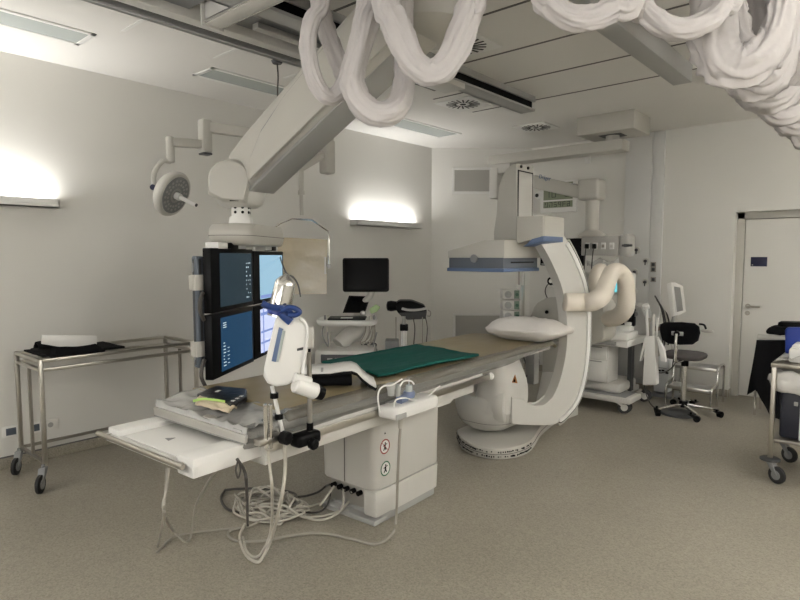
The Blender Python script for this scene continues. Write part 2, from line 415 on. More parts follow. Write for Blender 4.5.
# ================================================================ wall lamps (the lit ones, and more added out of view)
def wall_lamp(x, y0, y1, label, inward=1, z0=1.965, h=.07, power=30, vis=True):
    t = thing('wall_uplighter', label, 'wall lamp', (x, (y0+y1)/2, z0), 0, 'white uplighter shelves on the walls')
    dx = .13*inward; lo, hi = min(x, x+dx), max(x, x+dx)
    tr = MB().box(lo, hi, y0, y1, z0, z0+.012, .002)
    tr.box(*( (hi-.012, hi) if inward > 0 else (lo, lo+.012) ), y0, y1, z0, z0+h, .002).box(lo, hi, y0, y0+.012, z0, z0+h, .002).box(lo, hi, y1-.012, y1, z0, z0+h, .002)
    tr.done('tray', 'bright_white', t)
    MB().cyl((x+dx*.5, y0+.06, z0+.03), (x+dx*.5, y1-.06, z0+.03), .008, n=12).done('tube', 'lamp_tube', t)
    l = bpy.data.lights.new('uplight', 'AREA'); l.shape = 'RECTANGLE'; l.size = .06; l.size_y = y1-y0-.1; l.energy = power; l.color = (1.0, .983, .955); l.spread = math.radians(170)
    lo_ = bpy.data.objects.new('uplight', l); COL.objects.link(lo_); lo_.location = (x+dx*.45, (y0+y1)/2, z0+.052); lo_.rotation_euler = (PI, 0, 0)
    return t
PW = 9.0
wall_lamp(XL, .46, 1.68, 'white uplighter shelf glowing on the wall above the empty steel trolley', power=PW*.75)
wall_lamp(XL, 4.88, 6.10, 'white uplighter shelf glowing on the wall above the ultrasound machine', power=PW*.5)
wall_lamp(XR, 1.2, 2.4, 'white uplighter shelf added out of view on the wall behind the viewer', inward=-1, power=PW*11)  # added out of view as fill, like the next lamp
wall_lamp(XR, 4.4, 5.6, 'white uplighter shelf added out of view on the wall beyond the door', inward=-1, power=PW*8.5)
wall_lamp(XL, -1.9, -.7, 'white uplighter shelf added on the wall out of the picture', power=PW*2.4)  # extra lamp added outside the frame
# ================================================================ wall fittings
def on_corner(u, v): return atp(u, v, (XL, CY0, 0), nrm)
def corner_grille(uvs, label):
    a, b2 = on_corner(*uvs[0]), on_corner(*uvs[1])
    z1, z0 = a.z, b2.z; s0 = (a-V((XL, CY0, 0))).dot(d); s1 = (b2-V((XL, CY0, 0))).dot(d)
    o = lambda s_, z, h: V((XL, CY0, 0))+d*s_+nrm*h+V((0, 0, z))
    t = thing('wall_vent_grille', label, 'vent grille', o((s0+s1)/2, z0, 0), 0, 'vent grilles on the corner wall')
    fr = lambda q: o(q[0], q[2], q[1]); w = .035
    MB().box(s0, s1, -.002, .02, z1-w, z1, .003, fr=fr).box(s0, s1, -.002, .02, z0, z0+w, .003, fr=fr).box(s0, s0+w, -.002, .02, z0, z1, .003, fr=fr).box(s1-w, s1, -.002, .02, z0, z1, .003, fr=fr).done('frame', 'bright_white', t)
    m = MB(); n = int((z1-z0-2*w)/.02)
    for i in range(n):
        z = z0+w+(z1-z0-2*w)*(i+.5)/n
        m.box(s0+w, s1-w, .002, .012, z-.0055, z+.0055, fr=fr)
    m.box(s0+w, s1-w, -.001, .003, z0+w, z1-w, fr=fr)
    m.done('louvres', 'vent_mesh', t, smooth=0)
corner_grille(((452, 167.5), (512, 194)), 'upper framed vent grille on the corner wall near the ceiling')
corner_grille(((453, 313), (501, 392)), 'lower tall framed vent grille on the corner wall behind the table')
# service panel column on the back wall
pa, pb = aty(625.5, 200, YB), aty(664, 200, YB)
t = thing('wall_service_panel', 'tall pale grey service panel with gas outlets and sockets on the back wall', 'wall panel', ((pa.x+pb.x)/2, YB-.03, 0))
mid = aty(652, 200, YB).x
MB().box(pa.x, mid-.003, YB-.035, YB, .05, ZC-.01, .003).box(mid+.003, pb.x, YB-.035, YB, .05, ZC-.01, .003).done('panel', mat('panel_grey', (.65, .65, .64), .5), t)
py = YB-.036
for (u, v) in ((637, 250), (646, 261), (635, 272), (645.5, 282), (634, 291.5)):
    p = aty(u, v, py)
    o = MB().cyl(p, p+V((0,-.02,0)), .042, .038, n=24).done('gas_outlet', 'white_plastic', t)
    MB().cyl(p+V((0,-.02,0)), p+V((0,-.045,0)), .020, .016, n=16).cyl(p+V((0,-.03,-.01)), p+V((0,-.03,-.05)), .007).done('coupling', 'dark_grey', o)
for (u, v) in ((653.5, 264.5), (653.5, 269.5), (653.5, 279.5)):
    p = aty(u, v, py)
    o = MB().box(p.x-.032, p.x+.032, p.y-.012, p.y, p.z-.030, p.z+.030, .004).done('socket', 'dull_steel', t)
    MB().box(p.x-.018, p.x+.018, p.y-.014, p.y-.011, p.z-.018, p.z+.018, .002).done('socket_face', 'dark_grey', o)
# wall sockets on the left wall
def wall_socket(u, v, label, two=True, w=.06):
    p = atx(u, v, XL)
    t = thing('wall_socket', label, 'socket', p, 0, 'wall sockets low on the left wall')
    MB().box(XL, XL+.012, p.y-w, p.y+w, p.z-.042, p.z+.042, .004).done('plate', 'bright_white' if two else 'wall_paint', t)
    if two: MB().box(XL+.011, XL+.014, p.y-w*.6, p.y+w*.5, p.z-.028, p.z+.026, .002).done('insert', 'blue_grey', t)
    else: MB().cyl((XL+.011, p.y+.0, p.z), (XL+.014, p.y+.0, p.z), .02).done('insert', 'grey_plastic', t)
wall_socket(11, 431, 'white wall socket with a dark grey insert, left of the trolley legs')
wall_socket(36.5, 427, 'dark wall socket seen between the trolley legs', w=.035)
wall_socket(50, 424.5, 'plain white wall socket just right of the trolley front leg', False)
# clock and round sensor on the back wall, small wall box
ca, cb = aty(541, 187, YB-.03), aty(576.5, 211.5, YB-.03)
t = thing('digital_wall_clock', 'white digital wall clock with green-grey display on the back wall', 'clock', ((ca.x+cb.x)/2, YB, cb.z))
MB().box(ca.x, cb.x, YB-.045, YB, cb.z, ca.z+.06, .008).done('case', 'bright_white', t)
w = cb.x-ca.x; zt = ca.z+.035
for i, (z0, z1, n) in enumerate(((cb.z+.17, zt, 4), (cb.z+.065, cb.z+.15, 6))):
    o = MB().box(ca.x+.05, cb.x-.05, YB-.048, YB-.044, z0, z1).done('display', 'lcd', t, smooth=0)
    m = MB(); W = w-.14; cw = W/n
    segs = [(0,1,1,1),(0,0,1,0),(0,.5,1,.5),(0,0,0,.5),(1,0,1,.5),(0,.5,0,1),(1,.5,1,1)]
    pat = ['1456', '0346', '0124', '02456', '0235', '012346'] if n == 6 else ['46', '013456', '0256', '01356']
    for j in range(n):
        x0 = ca.x+.08+cw*j; dw = cw*.55; hh = (z1-z0)*.68; zz = z0+(z1-z0)*.16
        for s_ in pat[j]:
            a0, b0, a1, b1 = segs[int(s_)]
            m.box(x0+dw*a0-.004, x0+dw*a1+.004, YB-.0495, YB-.048, zz+hh*b0-.004, zz+hh*b1+.004)
    m.done('digits', 'lcd_digit', o, smooth=0)
p = aty(539, 195.5, YB)
t = thing('wall_sensor', 'round white sensor with black centre beside the wall clock', 'sensor', p)
MB().cyl(p, p+V((0,-.03,0)), .055, .05, n=24, bev=.006).done('housing', 'bright_white', t)
MB().cyl(p+V((-.015,-.03,0)), p+V((-.015,-.036,0)), .026, n=20).done('lens', 'black_gloss', t)
p = aty(588, 160, YB)
tag(MB().box(p.x-.035, p.x+.035, YB-.03, YB, p.z-.045, p.z+.045, .004).done('wall_junction_box', 'bright_white'), 'small white box high on the back wall below the ceiling boom', 'junction box')

# window with glowing pane and area light, added behind the viewer for brightness
wn = bpy.data.objects.new('added_window_1', None); COL.objects.link(wn); wn.location = (-1.2, YF, 1.0); wn['kind'] = 'structure'
MB().box(-3.2, .8, YF, YF+.03, .93, 1.0, .004).box(-3.2, .8, YF, YF+.03, 2.3, 2.37, .004).box(-3.2, -3.13, YF, YF+.03, 1.0, 2.3).box(.73, .8, YF, YF+.03, 1.0, 2.3).done('added_window_frame', 'bright_white', wn)
MB().box(-3.13, .73, YF+.002, YF+.006, 1.0, 2.3).done('added_window_pane', mat('fill_pane', (.5, .5, .5), .3, emit=(1, .96, .9), es=.6), wn, smooth=0)
l = bpy.data.lights.new('added_fill_light', 'AREA'); l.shape = 'RECTANGLE'; l.size = 3.8; l.size_y = 1.25; l.energy = 24; l.color = (1.0, .983, .955)
o = bpy.data.objects.new('added_fill_light', l); COL.objects.link(o); o.location = (-1.2, YF+.04, 1.65); o.rotation_euler = (PI/2, 0, 0)
# ================================================================ PATIENT TABLE (own frame: x across, y along, z up; turned 3 degrees)
TH = math.radians(3); TO = V((-2.51, 1.135, 0))
TX, TY = V((math.cos(TH), math.sin(TH), 0)), V((-math.sin(TH), math.cos(TH), 0))
def T(p): return TO+TX*p[0]+TY*p[1]+V((0, 0, p[2]))
def tp(u, v, x): return atp(u, v, T((x, 0, 0)), TX)      # a photo point on the table's plane x = const
def tl(p):                                               # back to table coordinates
    d_ = V(p)-TO; return V((d_.dot(TX), d_.dot(TY), p[2]))
tab = thing('examination_table', 'long white angiography table with tan mattress on a boxy white pedestal', 'examination table', T((.045, 1.6, 0)), TH)
def base_ring(hx, y0, y1, r, z): return [T(q) for q in rrect(.045, (y0+y1)/2, hx, (y1-y0)/2, r, z)]
upper = MB().loft([base_ring(.225, 1.27, 1.93, .06, .215), base_ring(.23, 1.265, 1.935, .06, .225), base_ring(.235, 1.26, 1.94, .06, .66)])
pu = upper.done('pedestal_cover', 'white_plastic', tab)
lower = MB()
def half(hx, y0, y1, r, z):                               # lower right skirt: leaves a cable bay on the near left
    pts = [q for q in rrect(.045, (y0+y1)/2, hx, (y1-y0)/2, r, z)]
    return [T(q) for q in pts]
lower.loft([base_ring(.228, 1.40, 1.93, .05, .05), base_ring(.232, 1.40, 1.935, .05, .21)])
lower.box(.17, .277, 1.265, 1.6, .05, .212, .02, fr=T)
lower.done('pedestal_skirt', 'white_plastic', tab)
MB().loft([base_ring(.215, 1.33, 1.92, .05, 0), base_ring(.215, 1.33, 1.92, .05, .055)]).box(-.18, .26, 1.27, 1.5, 0, .03, .003, fr=T).done('floor_plate', 'grey_plastic', tab)
bay = MB().box(-.16, .15, 1.33, 1.41, .04, .20, .006, fr=T).done('connector_panel', 'aluminium', tab)
for i in range(5): MB().cyl(T((-.12+.055*i, 1.33, .15)), T((-.12+.055*i, 1.30, .15)), .016, n=12).done('connector', 'black_plastic', bay)
# round sign stickers on the pedestal's long side
sx = .2815
def sticker(u, v, ring, slash):
    c = tl(tp(u, v, sx)); hr = .045
    fr = lambda a, b2, h: T((sx-.0015+h, c.y+a, c.z+b2))
    t_ = MB().loft([[fr(hr*math.cos(k*PI/18), hr*math.sin(k*PI/18), h) for k in range(36)] for h in (0, .0012)]).done('sign_disc', 'bright_white', tab, smooth=0)
    MB().loft([[fr(r*math.cos(k*PI/18), r*math.sin(k*PI/18), h) for k in range(37)] for r, h in ((hr, .001), (hr, .0022), (hr*.84, .0022), (hr*.84, .001))], cap=False).done('sign_ring', ring, t_, smooth=0)
    m = MB()
    def stroke(pts, w_):
        for (a0, b0), (a1, b1) in zip(pts, pts[1:]):
            dx, dz = a1-a0, b1-b0; L_ = math.hypot(dx, dz); nx, nz = -dz/L_*w_, dx/L_*w_
            m.prism([fr((a0+nx), (b0+nz), .0015), fr((a1+nx), (b1+nz), .0015), fr((a1-nx), (b1-nz), .0015), fr((a0-nx), (b0-nz), .0015)], TX*.0006)
    k_ = hr
    m.loft([[fr(.05*k_+.13*k_*math.cos(q*PI/6), .45*k_+.13*k_*math.sin(q*PI/6), h) for q in range(12)] for h in (.0015, .0021)])
    stroke([(.0, .3*k_), (-.02*k_, -.15*k_)], .15*k_)
    stroke([(-.38*k_, .1*k_), (0, .2*k_), (.42*k_, .32*k_)], .055*k_)
    stroke([(-.02*k_, -.1*k_), (-.30*k_, -.52*k_)], .09*k_); stroke([(0, -.1*k_), (.22*k_, -.5*k_)], .09*k_)
    m.done('sign_figure', 'black_plastic', t_, smooth=0)
    if slash:
        m = MB(); c7 = .72*hr
        m.prism([fr(-c7, c7*.92, .0024), fr(c7*.92, -c7, .0024), fr(c7, -c7*.92, .0024), fr(-c7*.92, c7, .0024)], TX*.0006)
        m.done('sign_slash', ring, t_, smooth=0)
sticker(385, 446.5, 'red', True); sticker(385.5, 468.5, 'green', False)
MB().box(.026, .030, 1.2585, 1.262, .225, .66, fr=T).done('cover_seam', 'seam', pu, smooth=0)
q = tl(tp(385, 433, sx)); MB().prism([T((sx, q.y-.007, q.z-.006)), T((sx, q.y+.007, q.z-.006)), T((sx, q.y, q.z+.007))], TX*.0015).done('triangle_mark', 'black_plastic', tab, smooth=0)
# carriage beam, rails
MB().box(-.40, .40, .36, 2.16, .665, .725, .006, fr=T).box(-.40, .412, .36, 2.26, .720, .79, .006, fr=T).done('carriage_beam', 'white_plastic', tab)
cap_ = MB().prism([T((.402, 1.24, .668)), T((.402, 1.9, .668)), T((.402, 1.86, .65)), T((.402, 1.3, .65))], TX*-.5).done('pedestal_collar', 'white_plastic', tab)
for s in (1, -1):
    r_ = MB().box(.432*s-.006, .432*s+.006, .36, 2.33, .735, .772, .003, fr=T).done('side_rail', 'steel', tab)
    m = MB()
    for y in (.5, 1.0, 1.5, 2.0, 2.28): m.box(min(.41*s, .43*s), max(.41*s, .43*s), y-.02, y+.02, .742, .765, fr=T)
    m.done('rail_spacer', 'aluminium', r_)
MB().cyl(T((.432, 2.315, .7535)), T((.432, 2.345, .7535)), .026, n=16, bev=.008).done('rail_end_cap', 'bright_white', tab)
# tabletop, foot tray
def top_outline(z, ins=0.0):
    hw = .40-ins; pts = []
    for x, y in ((-hw+.05, .275+ins), (hw-.05, .275+ins), (hw, .32+ins), (hw, 2.5), (hw-.02, 3.2), (hw-.02, 3.46-ins), (hw-.10, 3.54-ins), (-hw+.10, 3.54-ins), (-hw+.02, 3.46-ins), (-hw+.02, 3.2), (-hw, 2.5), (-hw, .32+ins)):
        pts.append(T((x, y, z)))
    return pts
MB().loft([top_outline(.79, .03), top_outline(.80), top_outline(.83), top_outline(.845, .012)]).done('tabletop', 'warm_white', tab)
def mat_fn(i, j):
    y = .50+3.04*i; x = (j-.5)*.80
    e = abs(j-.5)*2; z = .872+.006*noise.noise(V((x*4, y*2.2, 3)))+.002*noise.noise(V((x*15, y*9, 1)))
    z -= .035*max(0, e-.93)/.07*1.0 if e > .93 else 0
    f = max(0, (i-.975)/.025); z -= .03*f
    return T((x*(1-.02*max(0, i-.8)*5*.2), y, z))
mt = MB().grid(mat_fn, 90, 30).done('mattress', 'mattress', tab, smooth=179, solid=.022)
# clear plastic cover hanging over the mattress edge and folded round the foot end
def skirt_fn(i, j):
    y = .262+3.258*i; cn_ = .05*max(0, 1-(y-.262)/.10)**2; w_ = .012*noise.noise(V((y*3.1, j*1.5, .3)))+.006*noise.noise(V((y*11, j*4, 5)))
    drop = (.098+.024*noise.noise(V((y*1.9, 9, 2))))*(1 if y < 2.5 else 1-.6*(y-2.5)/1.02)
    zt_ = .884-.040*max(0, 1-(y-.262)/.24)
    if j < .3: return T((.355+.06*j/.3-cn_, y, zt_+.003*noise.noise(V((y*5, j, 8)))))
    k_ = (j-.3)/.7
    return T((.418+.012*math.sin(k_*PI)+w_*k_-cn_, y, zt_-drop*k_))
MB().grid(skirt_fn, 110, 14).done('plastic_cover', 'plastic_sheet', tab, smooth=179)
def foot_fn(i, j):
    x = -.345+.745*i; e = noise.noise(V((x*5.2, j*2, 1)))*.010+(1-abs(noise.noise(V((x*7, j*3+x*3, 4)))))**4*.020-.006
    if j < .18: return T((x*1.01, .262-.004*(1-j/.18), .785+.045*j/.18+e*.15))
    k_ = (j-.18)/.82
    rim = .022*max(0, 1-abs(k_-.02)/.16)+.030*max(0, (.5-i-.40)/.10)*(1-k_*.4)+.012*max(0, (i-.90)/.10)
    return T((x, .265+.26*k_, .838+.040*k_+rim*.6+e*(1-k_*.5)))
MB().grid(foot_fn, 50, 26).done('foot_cover', 'foil_cover', tab, smooth=179, solid=.002)
def foot_in(i, j):
    return T((-.335+.70*i, .29+.22*j, .815+.03*j))
MB().grid(foot_in, 4, 4).done('foot_board', 'aluminium', tab, solid=.01)
fb = MB().prism([T((-.347, .252, .794)), T((.40, .252, .794)), T((.40, .252, .830)), T((-.347, .252, .836))], TY*.02, .004).done('foot_fascia', 'aluminium', tab)
tr = MB().box(-.34, .34, .05, .38, .735, .752, .003, fr=T)
tr.box(-.365, -.255, .03, .40, .735, .780, .008, fr=T).box(.255, .375, .02, .42, .70, .782, .008, fr=T).box(-.365, .375, .02, .045, .715, .752, .004, fr=T).box(-.36, .37, .38, .5, .70, .775, .004, fr=T)
tray = tr.done('control_tray', 'bright_white', tab)
MB().prism([T((-.06, .15, .7525)), T((-.015, .14, .7525)), T((-.03, .185, .7525))], (0, 0, .0015)).done('tray_arrow', 'mid_grey', tray, smooth=0)
MB().cyl(T((-.405, .0, .748)), T((.335, .0, .748)), .0125, n=16, bev=.003).cyl(T((-.33, .0, .748)), T((-.33, .03, .745)), .009).cyl(T((.30, .0, .748)), T((.30, .03, .745)), .009).done('front_bar', 'trolley_steel', tray)
m = MB()
for x0, x1 in ((-.24, -.10), (.06, .20)): m.box(x0, x1, .372, .382, .75, .774, fr=T)
m.done('tray_slots', 'black_plastic', tray)
# ---------------------------------------------------------------- things lying on the table
ZT = .886
# green drape
def drape_fn(i, j):
    a = atz(378, 377, .90); b2 = atz(479, 356, .90); c2 = atz(416, 346, .90); d2 = atz(322, 363, .90)
    A, B, C2, D2 = tl(a), tl(b2), tl(c2), tl(d2)
    p_ = A.lerp(B, i).lerp(D2.lerp(C2, i), j)
    z = .898+.010*noise.noise(V((p_.x*6+i, p_.y*2.0, 2)))+.006*max(0, math.sin(j*9.5+i*1.2))+.004*noise.noise(V((p_.x*18, p_.y*8, 7)))
    edge = min(i, 1-i, j, 1-j)
    z += .010*max(0, 1-edge/.04)
    p_ = p_+V((.012*noise.noise(V((i*6, j*6, 1))), .02*noise.noise(V((i*5, j*5, 4))), 0))
    return T((p_.x, p_.y, z))
gd = MB().grid(drape_fn, 70, 46).done('surgical_drape', 'green_cloth', smooth=179, solid=.016)
tag(gd, 'dark green cloth drape spread over the middle of the table', 'drape')
# pillow
pc = tl(atz(524, 338, .90))
def pil(i, j):
    a = 2*PI*i; b2 = PI*(j-.5)
    ex = lambda w_, n_: math.copysign(abs(w_)**n_, w_)
    cx_, sx_ = ex(math.cos(a), .42), ex(math.sin(a), .42)
    r = ex(math.cos(b2), .8)
    x, y, z = .325*cx_*r*(1+.06*abs(cx_*sx_)), .26*sx_*r*(1+.06*abs(cx_*sx_)), .112*math.sin(b2)*(1-.55*(max(abs(cx_), abs(sx_))*abs(r))**3)
    q_ = V((x*5, y*5, z*9)); nz = noise.noise(q_)*.024+(.5-abs(noise.noise(q_*1.8+V((1,2,3)))))*.036
    z += nz if z > -.03 else 0
    return T((pc.x+x+.02, pc.y+y+.06, .968+z*(.9 if z > 0 else .85)))
pw = MB().grid(pil, 56, 26).done('pillow', 'pillow_cloth', smooth=179)
tag(pw, 'plump white pillow at the head end of the table', 'pillow')
# black folded wallet-like organiser
bp_ = [atz(u, v, .90) for (u, v) in ((196, 396), (216, 387.5), (247, 391), (247.5, 399), (232, 408))]
def bagpoly(dz): return [p_+V((0, 0, dz)) for p_ in bp_]
wl = thing('black_pouch', 'black glossy folded pouch with pale symbols lying on the near end of the table', 'pouch', atz(224, 398, ZT))
MB().prism(bagpoly(-.012), (0, 0, .026), .011, 3).done('pouch_body', mat('black_vinyl', (.012, .013, .018), .3, bump=.4, scale=30), wl)
m = MB(); fdir = (bp_[3]-bp_[4]); 
for i in range(3):
    c = bp_[4].lerp(bp_[3], .22+.27*i)+V((0, 0, .015))+(bp_[1]-bp_[4])*.09
    e = fdir.normalized(); n_ = V((-e.y, e.x, 0))
    m.obox(c, e*.010, n_*.003, (0, 0, .001)).obox(c+n_*.010, e*.007, n_*.003, (0, 0, .001)).obox(c+n_*.004+e*.008, e*.002, n_*.008, (0, 0, .001))
c = bp_[0].lerp(bp_[2], .42)+V((0, 0, .015)); m.obox(c, fdir.normalized()*.016, V((-fdir.y, fdir.x, 0)).normalized()*.008, (0, 0, .001))
m.done('pouch_symbols', 'bright_white', wl, smooth=0)
# crumpled gloves and strips beside the pouch
def glove(i, j):
    p_ = atz(195+34*i+8*j, 404+9*i-9*j*(1-i*.5), .892)
    return p_+V((0, 0, .012*noise.noise(V((i*5, j*5, 2)))+.014*math.sin(j*PI)))
tag(MB().grid(glove, 20, 12).done('disposable_glove', 'skin_latex', smooth=179, solid=.008), 'crumpled cream disposable glove beside the black pouch', 'glove')
tag(MB().tube([atz(193, 401, .915), atz(203, 399, .922), atz(215, 400, .924), atz(225, 401.5, .92)], .006, flat=.4, up=(0, 0, 1)).done('lime_strap', 'lime', smooth=60), 'thin lime green strap lying between glove and black pouch', 'strap')
# folded lead apron with white lining (arched sheet over black roll)
ap = thing('lead_apron', 'folded black lead apron with arched white lining, in front of the green drape', 'apron', atz(340, 385, ZT))
A0, A1 = atz(312, 389, ZT), atz(352, 388, ZT)
def roll(i, j):
    a = 2*PI*j; c = A0.lerp(A1, i)+V((0, 0, .045)); e = (A1-A0).normalized(); n_ = V((-e.y, e.x, 0))
    rx, rz = .10, .043*(1+.12*noise.noise(V((i*3, j*4, 1))))
    return c+n_*(rx+rx*math.cos(a))+V((0, 0, rz*math.sin(a)))
MB().grid(roll, 14, 22).done('apron_roll', 'black_fabric', ap, smooth=179, solid=.01)
e = (A1-A0).normalized(); n_ = V((-e.y, e.x, 0))
prof = [(-.05, .085), (.00, .088), (.10, .088), (.17, .098), (.215, .100), (.245, .088), (.275, .055), (.31, .025), (.345, .004)]
MB().loft([[A0+e*s_+n_*w_+V((0, 0, z+.006+.004*math.sin(w_*30))) for w_ in (-.03, .05, .13, .21)] for s_, z in prof], cap=False, closed=False).done('apron_lining', 'bright_white', ap, smooth=179, solid=.008)
MB().loft([[A0+e*s_+n_*w_+V((0, 0, z-.008+.004*math.sin(w_*30))) for w_ in (-.028, .05, .13, .21)] for s_, z in prof], cap=False, closed=False).done('apron_shell', 'black_fabric', ap, smooth=179, solid=.016)
sq = A0+e*.055+n_*.02+V((0, 0, .100)); MB().obox(sq, e*.006, n_*.05, (0, 0, .002)).done('lining_seam', 'grey_plastic', ap)

# ================================================================ C-ARM X-RAY STAND
CY = 4.30
ca_ = thing('c_arm_stand', 'large white floor-mounted C-arm X-ray stand with flat detector above the table', 'x-ray machine', (-2.55, 4.5, 0))
# base plate with marked edge
bpz = .09
bpts = [atz(u, v, 0) for (u, v) in ((457, 440), (462, 449), (475, 456.5), (495, 460.5), (515, 458.5), (531, 451), (541, 436), (556, 423))]
bpts = crom(bpts, 3)
bpts += [V((-2.45, 5.52, 0)), V((-2.85, 5.52, 0)), V((-2.93, 4.6, 0))]
MB().prism([p_+V((0, 0, .004)) for p_ in bpts], (0, 0, bpz), .01, 2, only_rim=True).done('base_plate', 'warm_white', ca_, smooth=50)
m = MB(); random.seed(3)
for a, b2 in zip(bpts[:16], bpts[1:16]):
    L_ = (b2-a).length; e = (b2-a).normalized(); n_ = V((e.y, -e.x, 0))
    k = max(1, round(L_/.017))
    for i in range(k):
        for zz in (.028, .066):
            if random.random() < .75:
                c = a+e*(L_*(i+.5)/k)+n_*.003+V((0, 0, zz+random.uniform(-.003, .003)))
                m.obox(c, e*random.uniform(.003, .007), n_*.002, (0, 0, random.uniform(.003, .008)))
m.done('edge_marking_pattern', 'black_plastic', ca_, smooth=0)
MB().prism([p_+V((0, 0, .045))+V((p_.x+2.58, p_.y-4.4, 0)).normalized()*.004 for p_ in bpts[:22]], (0, 0, .004)).done('edge_groove', 'seam', ca_, smooth=0)
# tube housing below the table
def tring(z, xl, xr, yf, yb, r): return rrect((xl+xr)/2, (yf+yb)/2, (xr-xl)/2, (yb-yf)/2, r, z, 8)
th_ = MB().loft([tring(.120, -2.78, -2.55, 4.16, 4.42, .10), tring(.128, -2.86, -2.55, 4.10, 4.48, .15), tring(.17, -2.93, -2.47, 4.05, 4.54, .20), tring(.24, -2.975, -2.43, 4.02, 4.57, .22),
                tring(.33, -2.99, -2.42, 4.01, 4.58, .22), tring(.40, -2.985, -2.42, 4.015, 4.58, .21), tring(.425, -2.97, -2.43, 4.03, 4.57, .20)])
th_ = th_.done('tube_housing', 'white_plastic', ca_, smooth=50)
MB().loft([tring(.205, -2.966, -2.448, 4.028, 4.564, .212), tring(.209, -2.968, -2.446, 4.026, 4.566, .212)], cap=False).done('housing_seam', 'seam', th_)
col = MB().loft([tring(.30, -2.80, -2.43, 4.02, 4.55, .15), tring(.39, -2.77, -2.42, 4.025, 4.54, .14), tring(.47, -2.74, -2.42, 4.04, 4.53, .13), tring(.55, -2.73, -2.43, 4.05, 4.51, .12), tring(.66, -2.72, -2.465, 4.06, 4.48, .11), tring(.74, -2.72, -2.50, 4.07, 4.46, .10), tring(.80, -2.72, -2.51, 4.08, 4.46, .10)])
cl_ = col.done('collimator_column', 'white_plastic', ca_, smooth=50)
MB().loft([tring(.395, -2.97, -2.6, 4.10, 4.55, .16), tring(.43, -2.965, -2.6, 4.20, 4.54, .14), tring(.52, -2.95, -2.6, 4.26, 4.52, .12), tring(.80, -2.93, -2.6, 4.28, 4.48, .10)]).done('rear_shoulder', 'warm_white', ca_, smooth=50)
c = aty(515, 379, 4.055); MB().prism([c+V((-.024, 0, -.03)), c+V((.024, 0, -.03)), c+V((0, .004, .035))], (0, -.008, 0)).done('warning_triangle', 'orange', cl_, smooth=0)
MB().prism([c+V((-.01, -.008, -.022)), c+V((.01, -.008, -.022)), c+V((0, -.006, .005))], (0, -.002, 0)).done('warning_mark', 'black_plastic', cl_, smooth=0)
# C-ring: its plane is turned so that the opening faces the foot end; traced on the side face, 0.36 m deep
PHI = math.radians(65); CD = V((math.cos(PHI), math.sin(PHI), 0)); CE = V((-math.sin(PHI), math.cos(PHI), 0)); CP0 = V((-2.385, 4.20, 0))
def cp_(u, v): return atp(u, v, CP0, CE)
outer = [(512, 424), (530, 425), (548, 425), (560, 422), (570, 413), (579, 400), (585.5, 378), (589, 352), (590, 322), (589, 300), (585, 280), (577, 259), (568, 242), (560, 230), (552, 222)]
inner = [(537, 239), (543, 246.5), (552, 263), (560.5, 283), (565, 302), (567, 322), (567, 345), (563.5, 367), (558, 386), (550, 401.5), (541, 407), (531, 404.5), (522, 400), (512, 397)]
def smooth_(ps, k=3): return [(q.x, q.y) for q in crom([V((u, v, 0)) for u, v in ps], k)]
outer, inner = smooth_(outer), smooth_(inner)
cpoly = [cp_(u, v) for (u, v) in outer+inner]
cr = MB().prism(cpoly, CE*.11, .012, 2, only_rim=True).done('c_ring', 'white_plastic', ca_, smooth=30)
def rim(ps, k0, k1, h0, h1, m, nm):
    A, B = [], []
    for i, (u, v) in enumerate(ps):
        p_ = cp_(u, v); t_ = (cp_(*ps[min(i+1, len(ps)-1)])-cp_(*ps[max(i-1, 0)])).normalized()
        n_ = CE.cross(t_)
        if n_.dot(p_-(CP0+CD*.1+V((0, 0, 1.08)))) < 0: n_ = -n_
        A.append(p_+n_*k0+CE*h0); B.append(p_+n_*k1+CE*h0)
    MB().prism(A+B[::-1], CE*(h1-h0)).done(nm, m, cr, smooth=30)
oo = outer[9:-6]
rim(oo, -.034, .0, -.012, .02, 'bright_white', 'ring_edge')
rim(oo, -.002, .010, -.006, .03, 'black_plastic', 'ring_groove')
rim(oo, -.01, .048, .03, .10, 'warm_white', 'ring_track')
fc = cp_(513, 406)+CE*.10; fn = (V((.85, .25, 0))).normalized()
MB().lathe(fc-fn*.04, fn, [(-.05, .150), (-.02, .168), (.03, .172), (.05, .165), (.06, .145)], 36).done('pivot_flange', 'white_plastic', ca_)
for (u, v) in ((569, 295), (582, 295), (569, 309.5), (582, 309.5)):
    p_ = cp_(u, v); MB().cyl(p_, p_-CE*.010, .011, n=12).done('bolt', 'black_plastic', cr)
MB().prism([cp_(u, v) for u, v in ((566, 308), (586, 308), (586, 311.5), (566, 311.5))], CE*-.008).prism([cp_(u, v) for u, v in ((566, 293), (586, 293), (586, 296), (566, 296))], CE*-.008).done('clamp_plate', 'warm_white', cr)
